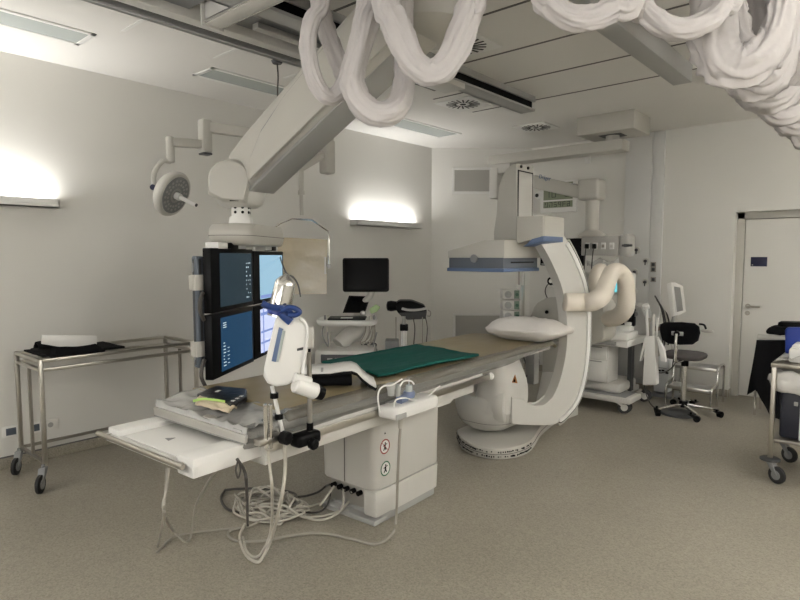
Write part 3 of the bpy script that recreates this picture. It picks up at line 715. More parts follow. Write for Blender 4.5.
# support behind the C
sp = [(530.5, 320), (531.5, 311), (537, 302.5), (546, 298), (560, 297), (600, 299), (604, 316), (604, 338), (590, 345), (545, 347), (535, 341), (531.5, 332)]
MB().prism([aty(u, v, 5.36) for (u, v) in smooth_(sp, 2)], (0, .30, 0), .02, 2, only_rim=True).done('support_head', 'warm_white', ca_, smooth=35)
p_ = aty(547, 312, 5.36); MB().cyl(p_, p_+V((0, -.012, 0)), .018, n=14).done('support_bolt', 'black_plastic', ca_)
A_, B_ = aty(542, 371.5, 5.38), aty(566, 371.5, 5.38); C_, D_ = aty(557, 407, 4.82), aty(534.5, 409, 4.82)
MB().prism([aty(u, v, 5.38) for u, v in ((542.5, 343), (566, 343), (566, 372), (542, 372))], (0, .24, 0), .008).done('support_post', 'warm_white', ca_)
g0 = lambda q: V((q.x, q.y, .09))
MB().hexa([g0(D_), g0(C_), g0(B_)+V((0, .2, 0)), g0(A_)+V((0, .2, 0)), D_, C_, B_, A_], .012).hexa([g0(A_), g0(B_), g0(B_)+V((0, .24, 0)), g0(A_)+V((0, .24, 0)), A_, B_, B_+V((0, .24, 0)), A_+V((0, .24, 0))], .006).done('support_foot', 'white_plastic', ca_)
# detector: column, bracket, slab
dcy = 4.40
left = [(493.5, 246), (494, 232), (496.5, 215), (497.5, 200), (498.5, 188), (501, 178), (506, 169), (511, 165), (516.5, 163), (516.5, 249), (513, 253), (508, 254.5), (499, 253), (495, 251)]
dcol = MB().prism([aty(u, v, dcy) for (u, v) in left], (0, .30, 0), .012, 2, only_rim=True).done('detector_column', 'warm_white', ca_, smooth=35)
x1 = aty(516.5, 200, dcy).x
zt, zb = aty(516.5, 171, dcy).z, aty(516.5, 214, dcy).z
MB().box(x1, x1+.006, dcy+.03, dcy+.26, zb-.12, zt, .003).done('access_panel', 'white_plastic', dcol)
m = MB()
m.box(x1-.002, x1+.004, dcy+.018, dcy+.028, zb-.12, zt+.012).box(x1-.002, x1+.004, dcy+.262, dcy+.272, zb-.12, zt+.012).box(x1-.002, x1+.004, dcy+.018, dcy+.272, zt+.002, zt+.011)
for yy in (.07, .19): m.cyl((x1+.006, dcy+yy, zt+.045), (x1-.01, dcy+yy, zt+.045), .013, n=12)
m.done('panel_gap', 'black_plastic', dcol)
y0b = 4.26
brk = [aty(u, v, y0b) for (u, v) in ((516.5, 243.5), (516.5, 216.5), (543, 215.5), (543, 237), (530, 239), (523, 242.5))]
bx = brk[2].x
bl = MB(); bl.prism(brk, (0, .30, 0), .008, 2, only_rim=True)
zt2, zb2 = brk[2].z, brk[3].z
bl.prism([(bx-.01, y0b+.01, zb2), (bx-.01, y0b+.01, zt2), (bx-.01, y0b+.36, zt2), (bx-.01, y0b+.36, zb2)], (.02, 0, 0), .004)
bl = bl.done('detector_bracket', 'warm_white', ca_, smooth=35)
rp = [V((brk[0].x+.06, y0b-.006, brk[5].z-.034)), V((brk[5].x+.06, y0b-.006, brk[5].z+.002)), V((brk[4].x+.02, y0b-.006, brk[4].z+.0)), V((bx+.012, y0b-.006, brk[3].z+.008)), V((bx+.012, y0b-.006, brk[3].z-.036))]
MB().prism(rp, (0, .37, 0), .004).box(bx-.02, bx+.016, y0b, y0b+.365, brk[3].z-.036, brk[3].z+.008, .003).done('bracket_trim', 'blue_rim', bl, smooth=30)
# slab
ys = 4.06
ysb = .58
sa, sb = aty(448.5, 262, ys), aty(503, 262, ys)
def zz_(v, u=490): return aty(u, v, ys).z
cov = [V((sa.x-.01, ys, zz_(258))), V((sa.x-.01, ys, zz_(250.5))), V((sb.x-.18, ys, zz_(240))), V((sb.x+.01, ys, zz_(240))), V((sb.x+.01, ys, zz_(258)))]
MB().prism(cov, (0, ysb+.06, 0), .012, 2, only_rim=True).done('detector_cover', 'warm_white', ca_, smooth=35)
sl = MB().box(sa.x, sb.x, ys+.006, ys+ysb-.006, zz_(269), zz_(257.5), .006).done('detector_body', 'slate', ca_)
MB().box(sa.x-.012, sb.x+.012, ys-.008, ys+ysb+.008, zz_(272), zz_(268.3), .006).done('collision_rim', 'blue_rim', sl)
p_ = aty(474.5, 258.5, ys+.006); MB().cyl(p_, p_+V((0, -.014, 0)), .034, n=24).done('knob', 'mid_grey', sl)
zv = zz_(262.5); MB().box(sb.x-.002, sb.x+.003, ys+.12, ys+.50, zv-.006, zv+.006).done('vent_slot', 'black_plastic', sl)
# thick fabric-covered cable hoses of the C-arm
hs = thing('cable_hose', 'thick cream fabric-covered hose looping from the C-arm side up and over to the right', 'hose', aty(600, 330, 5.2), 0, 'cream hoses of the C-arm')
MB().tube([cp_(563, 302)-CE*.02, cp_(570, 302)-CE*.05, cp_(582, 302)-CE*.06, aty(594, 301, 4.72), aty(603, 294, 4.80), aty(607.5, 282, 4.88), aty(612, 273, 4.96), aty(619, 271.5, 5.06), aty(625, 280, 5.14), aty(626.5, 295, 5.18), aty(625.5, 308, 5.22), aty(621, 314, 5.28), aty(614, 318, 5.36), aty(605, 319, 5.45)], lambda f: .076+.004*math.sin(f*9), n=20, wr=.07, wf=5).done('hose_cover', 'hose_cover', hs, smooth=179)
h2 = thing('cable_hose', 'thick cream hose rising behind the C-arm edge, left of the looping hose', 'hose', aty(596, 300, 5.4), 0, 'cream hoses of the C-arm')
MB().tube([aty(599, 336, 5.56), aty(598, 318, 5.54), aty(596, 300, 5.52), aty(595, 284, 5.52), aty(597, 273, 5.56), aty(601, 270, 5.62), aty(603, 277, 5.68), aty(604, 290, 5.7)], .066, n=16, wr=.05, wf=5).done('hose_cover', 'hose_cover', h2, smooth=179)
# ================================================================ MONITOR BOOM
mb = thing('monitor_boom', 'huge white ceiling boom arm carrying four black monitors beside the table', 'monitor boom', (-2.45, 2.6, 2.9))
MA = math.radians(33.4); MD = V((-math.sin(MA), math.cos(MA), 0)); MN = V((math.cos(MA), math.sin(MA), 0)); MP = V((-3.219, 1.924, 0))
def mq(s, h, z): return MP+MD*s+MN*h+V((0, 0, z))
def monitor(s0, s1, z0, z1, scr, kind):
    fr = lambda q: mq(q[0], q[1], q[2])
    o = MB().box(s0, s1, -.055, 0, z0, z1, .006, fr=fr).box(s0+.1, s1-.1, -.10, -.05, z0+.06, z1-.06, .01, fr=fr).done('monitor', 'black_plastic', mb)
    b0, b1 = .05, .03
    MB().box(s0+.12, s1-b1, -.001, .0015, z0+b1, z1-b1, fr=fr).done('screen', scr, o, smooth=0)
    m = MB(); random.seed(kind)
    H = z1-z0; W = s1-s0
    if kind == 1:
        for i in range(9): 
            for k in range(3):
                if random.random() < .6: m.box(s1-.13+.03*k, s1-.13+.03*k+random.uniform(.008, .02), .0015, .002, z0+.06+.03*i, z0+.06+.03*i+random.uniform(.005, .012), fr=fr)
        m.done('screen_figures', 'scr_mark', o, smooth=0)
    elif kind == 2:
        for i in range(8):
            m.box(s0+.15, s0+.15+random.uniform(.015, .04), .0015, .002, z0+.06+.021*i, z0+.066+.021*i, fr=fr)
            if i < 5: m.box(s0+.21, s0+.24, .0015, .002, z0+.07+.025*i, z0+.074+.025*i, fr=fr)
        for i in range(3): m.box(s0+.15, s0+.20, .0015, .002, z1-.07-.014*i, z1-.064-.014*i, fr=fr)
        m.done('screen_figures', 'scr_mark', o, smooth=0)
    elif kind == 3:
        for (a, b2, c, d2) in ((.05, .62, .80, .86), (.05, .62, .46, .50), (.05, .62, .25, .29), (.17, .19, .06, .94)):
            m.box(s0+max(a, .125), min(s0+b2, s1-.035), .0015, .002, z0+H*c, z0+H*d2, fr=fr)
        m.done('screen_panels', 'scr_line', o, smooth=0)
    elif kind == 4:
        m.box(s0+.125, s1-.035, .0015, .002, z0+.035, z0+.06, fr=fr); m.done('screen_bar', 'scr_line', o, smooth=0)
    return o
monitor(0, .665, 1.247, 1.650, 'scr_teal', 1)
monitor(.675, 1.325, 1.246, 1.638, 'scr_light', 4)
monitor(-.005, .655, .832, 1.238, 'scr_blue', 2)
monitor(.67, 1.32, .840, 1.230, 'scr_ui', 3)
fr = lambda q: mq(q[0], q[1], q[2])
MB().box(.02, 1.30, -.14, -.10, 1.50, 1.56, .008, fr=fr).box(.02, 1.30, -.14, -.10, .95, 1.01, .008, fr=fr).box(.62, .72, -.15, -.10, .86, 1.66, .008, fr=fr).done('mounting_frame', 'mid_grey', mb)
# side post with clamps
pc0 = atd(197, 310, 3.62)
for (v0, v1, mm) in ((256, 369, 'blue_grey'),):
    a, b2 = atd(197.3, v0, 3.62), atd(199.5, v1, 3.62); b2 = V((a.x, a.y, b2.z))
    MB().box(a.x-.028, a.x+.028, a.y-.028, a.y+.028, b2.z, a.z, .012, 3).done('side_post', mm, mb)
    MB().box(a.x+.0285, a.x+.0305, a.y-.008, a.y+.008, b2.z+.02, a.z-.02).box(a.x-.008, a.x+.008, a.y-.0305, a.y-.0285, b2.z+.02, a.z-.02).done('post_groove', 'dark_grey', mb, smooth=0)
for v in (282.5, 349.5):
    z = atd(199, v, 3.62).z
    MB().hexa([V((a.x-.04, a.y-.04, z-.048)), V((a.x+.04, a.y-.04, z-.048)), mq(.06, -.06, z-.048), mq(.0, -.12, z-.048), V((a.x-.04, a.y-.04, z+.048)), V((a.x+.04, a.y-.04, z+.048)), mq(.06, -.06, z+.048), mq(.0, -.12, z+.048)], .01).done('post_clamp', 'warm_white', mb)
    MB().tube([mq(-.015, -.05, z-.06), mq(-.05, -.05, z-.10), mq(-.06, -.05, z-.16), mq(-.01, -.05, z-.23)], .012).done('monitor_cable', 'cable_dark', mb)
MB().tube([mq(1.30, -.03, 1.62), atd(286, 272.5, 4.55), atd(293, 277, 4.5), atd(298, 285, 4.5), atd(300.5, 297, 4.5)], .006).done('loose_cord', 'cable_dark', mb)
# housing over the screens
HC = mq(.70, -.04, 0)
hz0, hz1 = atd(244, 245.5, 4.05).z, atd(244, 224.5, 4.05).z
hx = MD*.52; hy = MN*.13
def hr(z, k): return [HC+MD*q.x+MN*q.y+V((0, 0, z)) for q in rrect(0, 0, .42*k, .16*(.6+.4*k), .14, 0, 7)]
MB().loft([hr(hz0, .86), hr(hz0+.012, .93), hr(hz0+.05, .985), hr(hz0+.09, 1), hr(hz1-.05, .99), hr(hz1-.015, .95), hr(hz1, .88)]).done('suspension_housing', 'warm_white', mb, smooth=60)
MB().loft([hr(hz0+.062, 1.003), hr(hz0+.066, 1.003)], cap=False).done('housing_seam', 'seam', mb)
for s_ in (.18, .62, 1.0): MB().box(s_-.07, s_+.07, -.09, .0, 1.645, hz0+.015, .006, fr=fr).done('hanger_block', 'bright_white', mb)
for a_, b2 in ((1.05, 1.16), (.3, .42)): MB().box(a_, b2, -.06, .0, 1.642, hz0+.015, .004, fr=fr).done('hanger_clip', 'black_plastic', mb)
# spindle
sz1 = atd(241, 205, 4.02).z
sc = atd(241, 222, 4.02); sc.z = 0
MB().cyl(sc+V((0, 0, hz1-.005)), sc+V((0, 0, hz1+.05)), .085, .075, n=24).cyl(sc+V((0, 0, hz1+.05)), sc+V((0, 0, sz1+.02)), .062, n=24).done('spindle', 'bright_white', mb)
m = MB()
for i in range(4):
    for z in (.35, .75):
        an = -1.2+i*.8; p_ = sc+V((math.cos(an), math.sin(an), 0))*.061+V((0, 0, hz1+.05+(sz1-hz1-.05)*z)); m.cyl(p_, p_+V((math.cos(an), math.sin(an), 0))*.004, .010, n=10)
m.done('spindle_bolts', 'black_plastic', mb)
# main arm: from the joint above the spindle up to the hub under the ceiling
E0 = atd(250, 172, 4.00); E1 = atd(428, -6, 3.05)
ax = (E1-E0).normalized(); sd = ax.cross(V((0, 0, 1))).normalized(); up = sd.cross(ax).normalized()
if sd.dot(EYE-E0) < 0: sd = -sd
def aring(f, hw, hh, r=.06, du=0):
    c = E0.lerp(E1, f)+up*du
    return [c+sd*q.x+up*q.y for q in rrect(0, 0, hw, hh, r, 0, 5)]
L = (E1-E0).length
arm = MB().loft([aring(-.09, .085, .09), aring(-.05, .11, .13), aring(0, .125, .155), aring(.10, .135, .165), aring(.3, .14, .175), aring(.7, .15, .185), aring(.95, .155, .19), aring(1.05, .15, .18)]).done('boom_arm', 'warm_white', mb, smooth=35)
# raised fairing panel on the arm's side
fpn = [(0.08, -.19), (.12, -.06), (.22, .04), (.38, .10), (.60, .135), (.85, .14), (.98, .135), (.98, -.19)]
MB().prism([E0.lerp(E1, f)+sd*.140+up*h*.86 for f, h in fpn], sd*.022, .008, 2, only_rim=True).done('arm_fairing', 'warm_white', mb, smooth=35)
MB().prism([E0.lerp(E1, f)+sd*.139+up*(h*.86+.016) for f, h in fpn], sd*.008).done('arm_shade_strip', 'mid_grey', mb, smooth=0)  # grey strip that stands in for the shade along the fairing edge
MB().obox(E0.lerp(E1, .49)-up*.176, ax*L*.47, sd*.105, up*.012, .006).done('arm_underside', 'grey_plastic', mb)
# elbow joint: drum with rounded face, with the bearing under it
fx = V((-ax.x, -ax.y, 0)).normalized()
jd = (EYE-E0); jd.z = 0; jd.normalize()
jn = (jd*.95+fx*.25).normalized()
jt = V((0, 0, 1)).cross(jn)
JC = atd(231, 180.5, 3.88)
def dface(k, h):
    pts = []
    for i in range(25):
        a = PI*i/24; pts.append(JC+jt*math.cos(a)*.138*k+V((0, 0, .005+math.sin(a)*.125*k))+jn*h)
    pts += [JC-jt*.135*k+V((0, 0, -.09*k))+jn*h, JC-jt*.05*k+V((0, 0, -.135*k))+jn*h, JC+jt*.10*k+V((0, 0, -.145*k))+jn*h]
    return pts
MB().loft([dface(.9, .06), dface(1.0, .045), dface(1.06, .02), dface(1.08, -.06), dface(1.08, -.34)]).done('elbow_cover', 'warm_white', mb, smooth=45)
MB().lathe(sc+V((0, 0, sz1-.01)), (0, 0, 1), [(-.01, .11), (.01, .145), (.05, .165), (.10, .17), (.15, .15)], 32).done('elbow_bearing', 'white_plastic', mb)
p_ = JC+jn*.03+V((0, 0, -.13))
MB().obox(p_+jt*.03-jn*.0, jt*.03, jn*.02, (0, 0, .010)).done('elbow_stop', 'black_plastic', mb)
# hub and ceiling column
MB().lathe(V((E1.x, E1.y, E1.z-.22)), (0, 0, 1), [(0, .20), (.03, .25), (.20, .26), (ZC-E1.z+.20, .25), (ZC-E1.z+.22, .22)], 36).done('boom_hub', 'warm_white', mb)
# ================================================================ SURGICAL LAMP + LEAD SHIELD on one ceiling spindle
sl_ = thing('surgical_lamp', 'small round white surgical lamp on a jointed arm near the left wall', 'surgical lamp', atd(326, 95, 5.2))
CP = atd(327, 140, 5.2)
MB().cyl(V((CP.x, CP.y, CP.z+.03)), V((CP.x, CP.y, ZC)), .05, n=20).cyl(V((CP.x, CP.y, ZC-.06)), V((CP.x, CP.y, ZC)), .14, n=28).done('ceiling_tube', 'warm_white', sl_)
def bar(a, b2, w, h, name, par, m='warm_white', bev=.012):
    a, b2 = V(a), V(b2); e = (b2-a).normalized(); s_ = e.cross(V((0, 0, 1)))
    s_ = s_.normalized() if s_.length > .01 else V((1, 0, 0)); u_ = s_.cross(e)
    return MB().obox((a+b2)/2, e*(b2-a).length/2, s_*w/2, u_*h/2, bev, 2).done(name, m, par)
K1 = atd(205, 132, 4.75)
bar(V((CP.x, CP.y, CP.z-.03)), K1+V((0, 0, .04)), .07, .085, 'upper_arm', sl_)
MB().box(K1.x-.045, K1.x+.045, K1.y-.045, K1.y+.045, K1.z-.17, K1.z+.10, .018).done('elbow', 'warm_white', sl_)
MB().box(K1.x-.04, K1.x+.04, K1.y-.04, K1.y+.04, K1.z-.185, K1.z-.169, .004).done('elbow_base', 'dark_grey', sl_)
K2 = atd(170, 142, 4.55)
bar(K1+V((0, 0, -.10)), K2+V((0, 0, -.0)), .06, .07, 'lower_arm', sl_)
MB().cyl(K2+V((0, 0, .04)), K2+V((0, 0, -.16)), .032, n=18, bev=.006).done('knuckle', 'warm_white', sl_)
kb = K2+V((0, 0, -.15)); yk = atd(154.5, 188, 4.5)
MB().tube([kb, atd(163, 161, 4.52), atd(156, 169, 4.5), atd(153.5, 178, 4.5), yk], .020, n=10).done('yoke', 'warm_white', sl_)
LC = atd(175, 195, 4.52); LN = (RGT*.88+DWN*.42-FWD*.2).normalized()
MB().lathe(LC-LN*.05, LN, [(-.06, .02), (-.055, .08), (-.03, .15), (.0, .175), (.035, .182), (.05, .175), (.055, .16)], 36).done('lamp_head', 'white_plastic', sl_, smooth=50)
ls = MB().cyl(LC-LN*.05+LN*.052, LC-LN*.05+LN*.060, .148, n=32).done('lamp_glass', 'mid_grey', sl_)
m = MB(); a_ = LN.orthogonal().normalized(); c_ = LN.cross(a_)
for i in range(18):
    for r in (.05, .09, .12):
        p_ = LC+LN*.0105+(a_*math.cos(i*PI/9+r*9)+c_*math.sin(i*PI/9+r*9))*r; m.cyl(p_, p_+LN*.003, .010, n=8)
m.done('lamp_cells', 'grey_plastic', ls, smooth=0)
MB().cyl(LC, LC+LN*.05, .028, n=18).cyl(LC+LN*.05, LC+LN*.20, .017, n=16, bev=.003).done('lamp_grip', 'bright_white', sl_)
MB().cyl(LC+LN*.198, LC+LN*.206, .013, n=14).done('grip_button', 'dark_grey', sl_)
MB().cyl(yk, LC-LN*.045-(RGT*.10), .03, n=16).done('yoke_joint', 'white_plastic', sl_)
MB().cyl(yk-FWD*.035, yk-FWD*.02, .022, n=16).done('joint_cap', 'navy', sl_)
ss = thing('hanging_shield', 'hanging beige lead glass screen on a wire bracket in front of the left wall', 'radiation shield', V((CP.x, CP.y, CP.z)))
MB().box(CP.x-.055, CP.x+.055, CP.y-.055, CP.y+.055, CP.z-.30, CP.z+.0, .02).cyl(CP+V((.0, -.0, -.0)), CP+V((0, 0, .06)), .06, n=18).done('spring_block', 'warm_white', ss)
bar(CP+V((0, 0, -.02)), atd(304, 135, 5.15), .06, .07, 'support_arm', ss)
S1 = atd(301, 168, 4.95)
bar(CP+V((-.01, -.01, -.12)), S1, .05, .06, 'spring_arm', ss)
S2 = atd(301.5, 215, 4.95); S2 = V((S1.x, S1.y, S2.z))
MB().cyl(S1+V((0, 0, .03)), V((S1.x, S1.y, S1.z-.20)), .022, n=14).cyl(V((S1.x, S1.y, S1.z-.20)), S2, .016, n=14).cyl(V((S1.x, S1.y, S1.z-.19)), V((S1.x, S1.y, S1.z-.225)), .028, n=14).done('drop_rod', 'warm_white', ss)
w1 = [atd(u, v, 4.95) for (u, v) in ((274, 228), (279, 224), (292, 218.5), (302, 219.5), (312, 220), (328, 231), (329, 240), (329, 266))]
MB().tube(w1, .008, n=8, straight=True).done('wire_bracket', 'chrome', ss)
g = [atd(u, v, 5.0) for (u, v) in ((277.5, 237), (327.5, 239.5), (327, 294), (277, 295))]
gn = (g[1]-g[0]).cross(g[3]-g[0]).normalized()
pn = MB().prism(g, gn*.012, .002).done('shield_panel', 'lead_glass', ss, smooth=0)
c0, c1 = atd(325.5, 257, 4.97), atd(325.5, 274, 4.97); MB().obox((c0+c1)/2, (c0-c1)/2, RGT*.008, gn*.012).done('panel_clip', 'dull_steel', ss)
p_ = atd(329, 266, 4.94); MB().sphere(p_, .02).done('clip_knob', 'white_plastic', ss)
# ================================================================ CONTRAST INJECTOR clamped to the table rail
inj = thing('contrast_injector', 'white contrast injector head with chrome syringe on a pole clamped to the table rail', 'injector', T((.45, .6, .78)))
def ip(u, v, x=.50): return tp(u, v, x)
# pole + clamp
pb_ = ip(310, 430, .47); pt_ = V((pb_.x, pb_.y, ip(310, 352, .47).z))
MB().cyl(V((pb_.x, pb_.y, pb_.z-.01)), pt_, .0115, n=16).done('pole', 'dull_steel', inj)
MB().cyl(pb_+V((0, 0, -.0)), pb_+V((0, 0, .035)), .016, n=16).box(pb_.x-.008, pb_.x+.0, pb_.y, pb_.y+.01, pt_.z-.02, pt_.z+.03).done('pole_sleeve', 'black_plastic', inj)
q = tl(pb_)
MB().box(.425, .50, q.y-.095, q.y+.05, .728, .788, .018, 3, fr=T).done('rail_clamp', 'black_plastic', inj)
kn = tl(ip(311, 436, .51)); MB().cyl(T((.495, q.y-.02, .742)), T((.53, q.y-.02, .735)), .026, n=10, bev=.006).done('clamp_knob', 'black_plastic', inj)
# body: outline in the plane facing the table's long side, with real depth
bo = [(279, 315), (292, 317), (303, 321), (308.5, 328), (308.5, 341), (305, 360), (301.5, 372), (296, 381), (287, 386), (276, 387.5), (267, 384), (263, 377), (264, 368), (268, 350), (272, 333), (275, 320)]
nx = (V((EYE.x, EYE.y, 0))-V((pb_.x, pb_.y, 0))).normalized(); rx = V((-nx.y, nx.x, 0)); BP = T((.47, .45, 1.1))
def bq(u, v, h=0): return atp(u, v, BP+nx*h, nx)
MB().prism([bq(u, v, .05) for u, v in bo], -nx*.13, .020, 4, only_rim=True).done('injector_body', 'bright_white', inj, smooth=50)
dp = [(279, 327), (283.5, 329), (276, 362), (271.5, 361)]
pn = MB().prism([bq(u, v, .0505) for u, v in dp], nx*.003).done('display_strip', 'blue_rim', inj, smooth=0)
MB().prism([bq(u+1.5, v, .0535) for u, v in ((281, 330), (284, 331), (277, 362), (274.5, 362))], nx*.001).done('strip_window', 'off_glass', pn, smooth=0)
MB().prism([bq(u, v, .0505) for u, v in ((297, 348.5), (303.5, 347), (303, 350), (297, 351))], nx*.001).done('nameplate', 'dark_grey', inj, smooth=0)
# lid and cap around syringe
sb_, st_ = bq(279.5, 312, -.01), bq(287, 275, -.01)
se = (st_-sb_).normalized()
Lx = (st_-sb_).length
MB().lathe(sb_, se, [(-.02, .050), (.0, .050), (Lx*.72, .046), (Lx*.83, .043), (Lx*.93, .028), (Lx*1.0, .012), (Lx*1.03, .008)], 28).done('syringe_barrel', 'chrome', inj)
bc = lambda pts, r, h=.06, **k: MB().tube([bq(u, v, h) for u, v in pts], r, n=10, **k)
MB().lathe(sb_-se*.012, se, [(0, .052), (.02, .055), (.035, .05)], 24).done('syringe_collar', 'deep_blue', inj)
cl = bc([(262, 303), (269, 306.5), (277, 308), (286, 309.5), (291, 314)], .017, flat=.6).done('blue_clip', 'blue_plastic', inj)
bc([(281, 311), (288, 307.5), (295, 308.5), (299.5, 312), (295, 315), (288, 314)], .012, .07).done('clip_loop', 'blue_plastic', cl)
bc([(281, 313), (286, 318), (291, 322)], .018, .06, flat=.7).done('clip_lever', 'blue_plastic', cl)
bc([(300, 318), (305, 322), (307.5, 330), (306.5, 345), (304, 362), (302.5, 374)], .007, .055).done('injector_lead', 'bright_white', inj)
MB().obox(bq(309, 337, -.02), nx*.03, rx*.022, (0, 0, .05), .012, 3).done('pole_bracket', 'white_plastic', inj)
# handle cylinder at the pole
ha, hb = bq(294, 384, .06), bq(317, 392, .02)
he = (hb-ha).normalized()
MB().cyl(ha, hb, .036, n=28, bev=.008).done('grip_handle', 'bright_white', inj)
MB().cyl(ha+V((0, 0, .030)), ha.lerp(hb, .72)+V((0, 0, .034)), .022, n=20, bev=.004).done('grip_button', 'bright_white', inj)
MB().cyl(hb, hb+he*.030, .034, .030, n=10).done('grip_knob', 'black_plastic', inj)
# stem going down to the rail
ja, jb = bq(272, 386, -.01), bq(284, 438, -.02)
MB().cyl(ja, jb, .0095, n=14).done('stem', 'bright_white', inj)
for f in (.18, .58): c = ja.lerp(jb, f); MB().cyl(c-V((0, 0, .012)), c+V((0, 0, .012)), .019, n=14).done('stem_collar', 'black_plastic', inj)
# chrome double post with black knob on the same rail
dpst = thing('rail_post', 'pair of short chrome posts clamped on the rail, left of the injector stem', 'rail clamp', T((.46, .33, .72)))
for u in (265.2, 270.2):
    a = tp(u, 404, .46); b2 = V((a.x, a.y, tp(u, 449, .46).z)); MB().cyl(b2, a, .010, n=16, bev=.004).done('post', 'chrome', dpst)
a = tl(tp(268, 440, .46)); MB().box(.42, .47, a.y-.05, a.y+.09, a.z-.02, a.z+.012, .008, fr=T).done('clamp', 'dull_steel', dpst)
a = tp(282, 437, .475); MB().cyl(a, a+TX*.045, .030, n=10, bev=.006).done('clamp_knob', 'black_plastic', dpst)
# pressure transducer box on the rail
bxt = thing('rail_control_box', 'white rounded control box with tubing and blue stopcocks hung on the table rail', 'control box', T((.46, 1.36, .75)))
q0 = tl(tp(381, 404, .47)); q1 = tl(tp(426, 394, .47))
def cring(x, k): 
    yy0, yy1 = q0.y, q1.y
    return [T((x, (yy0+yy1)/2+p_.x*k, .765+p_.y*k)) for p_ in rrect(0, 0, (yy1-yy0)/2, .034, .026, 0, 5)]
MB().loft([cring(.445, .9), cring(.452, 1), cring(.55, 1), cring(.565, .93), cring(.572, .8)]).done('box_body', 'bright_white', bxt, smooth=50)
MB().box(.56, .576, q0.y+.01, q0.y+.09, .735, .765, .004, fr=T).done('box_plug', 'grey_plastic', bxt)
MB().box(.43, .47, q0.y+.08, q1.y-.08, .73, .80, .004, fr=T).done('rail_hook', 'grey_plastic', bxt)
m = MB()
for u, v, r in ((391, 390, .026), (398, 391, .018)):
    a = tp(u, v, .50); m.lathe(a, (0, 0, 1), [(-.03, r*.7), (0, r*.8), (.02, r), (.035, r), (.04, r*.6)], 16)
m.done('dome', mat('clear_grey', (.42, .43, .42), .2), bxt)
m = MB(); a = tp(409, 391, .51); m.lathe(a, (0, 0, 1), [(-.035, .032), (-.01, .036), (.0, .03)], 14).cyl(a+TY*-.03+V((0,0,-.03)), a+TY*-.09+V((0,0,-.035)), .024, n=12)
m.done('stopcock', 'syringe_blue', bxt)
MB().cyl(a, a+V((0, 0, .035)), .022, .018, n=14).cyl(a+V((0, 0, .035)), a+V((0, 0, .07)), .003, n=8).done('syringe_tip', 'clear_grey', bxt) if 'clear_grey' in M else MB().cyl(a, a+V((0, 0, .035)), .022, .018, n=14).cyl(a+V((0, 0, .035)), a+V((0, 0, .07)), .003, n=8).done('syringe_tip', 'off_glass', bxt)
for pts in ([(380, 412), (378, 400), (379, 391), (384, 386), (392, 385), (402, 379)], [(400, 386), (404, 381), (411, 381), (414, 384)], [(396, 415), (394, 407), (396, 400), (405, 398), (415, 400), (426, 397), (433, 392), (437, 388)], [(437, 388), (440, 386)], [(430, 395), (432, 402), (431, 406)]):
    MB().tube([tp(u, v, .53) for u, v in pts], .0045, n=8).done('tubing', 'bright_white', bxt)
# its lead down to the floor and across
a = tp(401, 414, .50); fl = [tp(401, 420, .50), tp(399.5, 440, .47), tp(398, 470, .43)]
tag(MB().tube([a]+fl+[atz(396, 520, .02), atz(391, 535, .012), atz(375, 544, .01), atz(352, 539, .01), atz(320, 533, .01), atz(290, 536, .01), atz(262, 541, .01), atz(238, 541, .01), atz(229, 536, .01), atz(231, 530, .01), atz(245, 527, .012)], .008, n=8).done('floor_cable', 'cable_grey'), 'grey cable dropping from the rail control box and curving across the floor', 'cable', 'loose cables around the table')
tag(MB().cyl(a+V((0, 0, .012)), tp(400, 428, .49), .015, .011, n=14).done('cable_boot', 'cable_light'), 'pale strain relief sleeve under the rail control box', 'cable sleeve')
# ================================================================ FLOOR CABLES
def cable(pts, r, m, label, n=8): return tag(MB().tube(pts, r, n=n).done('floor_cable', m), label, 'cable', 'loose cables around the table')
random.seed(11)
def coil(c, rx, ry, turns, seed, lift=.06):
    random.seed(seed); out = []
    for i in range(turns*10):
        a = 2*PI*i/10; f = .72+.28*random.random()
        out.append(V((c.x, c.y, .012))+TX*rx*f*math.cos(a)+TY*ry*f*math.sin(a)+V((TX.x*.05*math.sin(i), 0, abs(math.sin(a*1.3+seed))*lift*random.random())))
    return out
cc = atz(270, 510, 0)
bayp = T((-.06, 1.31, .13))
c1 = coil(cc, .26, .20, 4, 1); cable(c1+[atz(318, 504, .02), T((-.12, 1.20, .06)), T((-.10, 1.30, .15))], .0068, 'cable_light', 'pale cable coiled in the floor heap, ending left in the pedestal bay')
c1 = coil(cc+V((.03, .02, 0)), .22, .15, 4, 5, .10); cable(c1+[atz(310, 517, .02), atz(340, 510, .02), T((-.02, 1.30, .15))], .0068, 'cable_light', 'second pale cable looping through the floor heap to the pedestal bay')
c1 = coil(cc+V((-.02, -.02, 0)), .19, .17, 5, 9, .12); cable(c1, .0062, 'cable_grey', 'grey cable wound in the middle of the floor heap', 8)
cable([atz(225, 490, .01), atz(221, 498, .01), atz(226, 508, .01), atz(240, 513, .01), atz(262, 515, .02), atz(290, 505, .03), atz(296, 495, .03), atz(280, 490, .02), atz(255, 488.5, .012), atz(236, 489, .012), atz(225, 490, .012)], .008, 'cable_dark', 'dark cable making a wide loop at the back of the floor heap')
cable([atz(292, 497, .02), atz(305, 496, .02), atz(318, 492, .02), atz(326, 486, .05), T((-.14, 1.30, .15))], .007, 'cable_dark', 'dark cable running from the heap into the left of the connector bay')
cable([atz(300, 516, .012), atz(320, 520, .012), atz(338, 513, .03), atz(352, 497, .08), T((.05, 1.30, .15))], .008, 'cable_light', 'pale cable sweeping from the heap up to the right connector')
cable([atz(300, 512, .012), atz(318, 512, .012), atz(327, 505, .03), atz(333, 490, .07), T((0, 1.30, .15))], .006, 'cable_dark', 'thin dark cable rising to the middle connector of the bay')
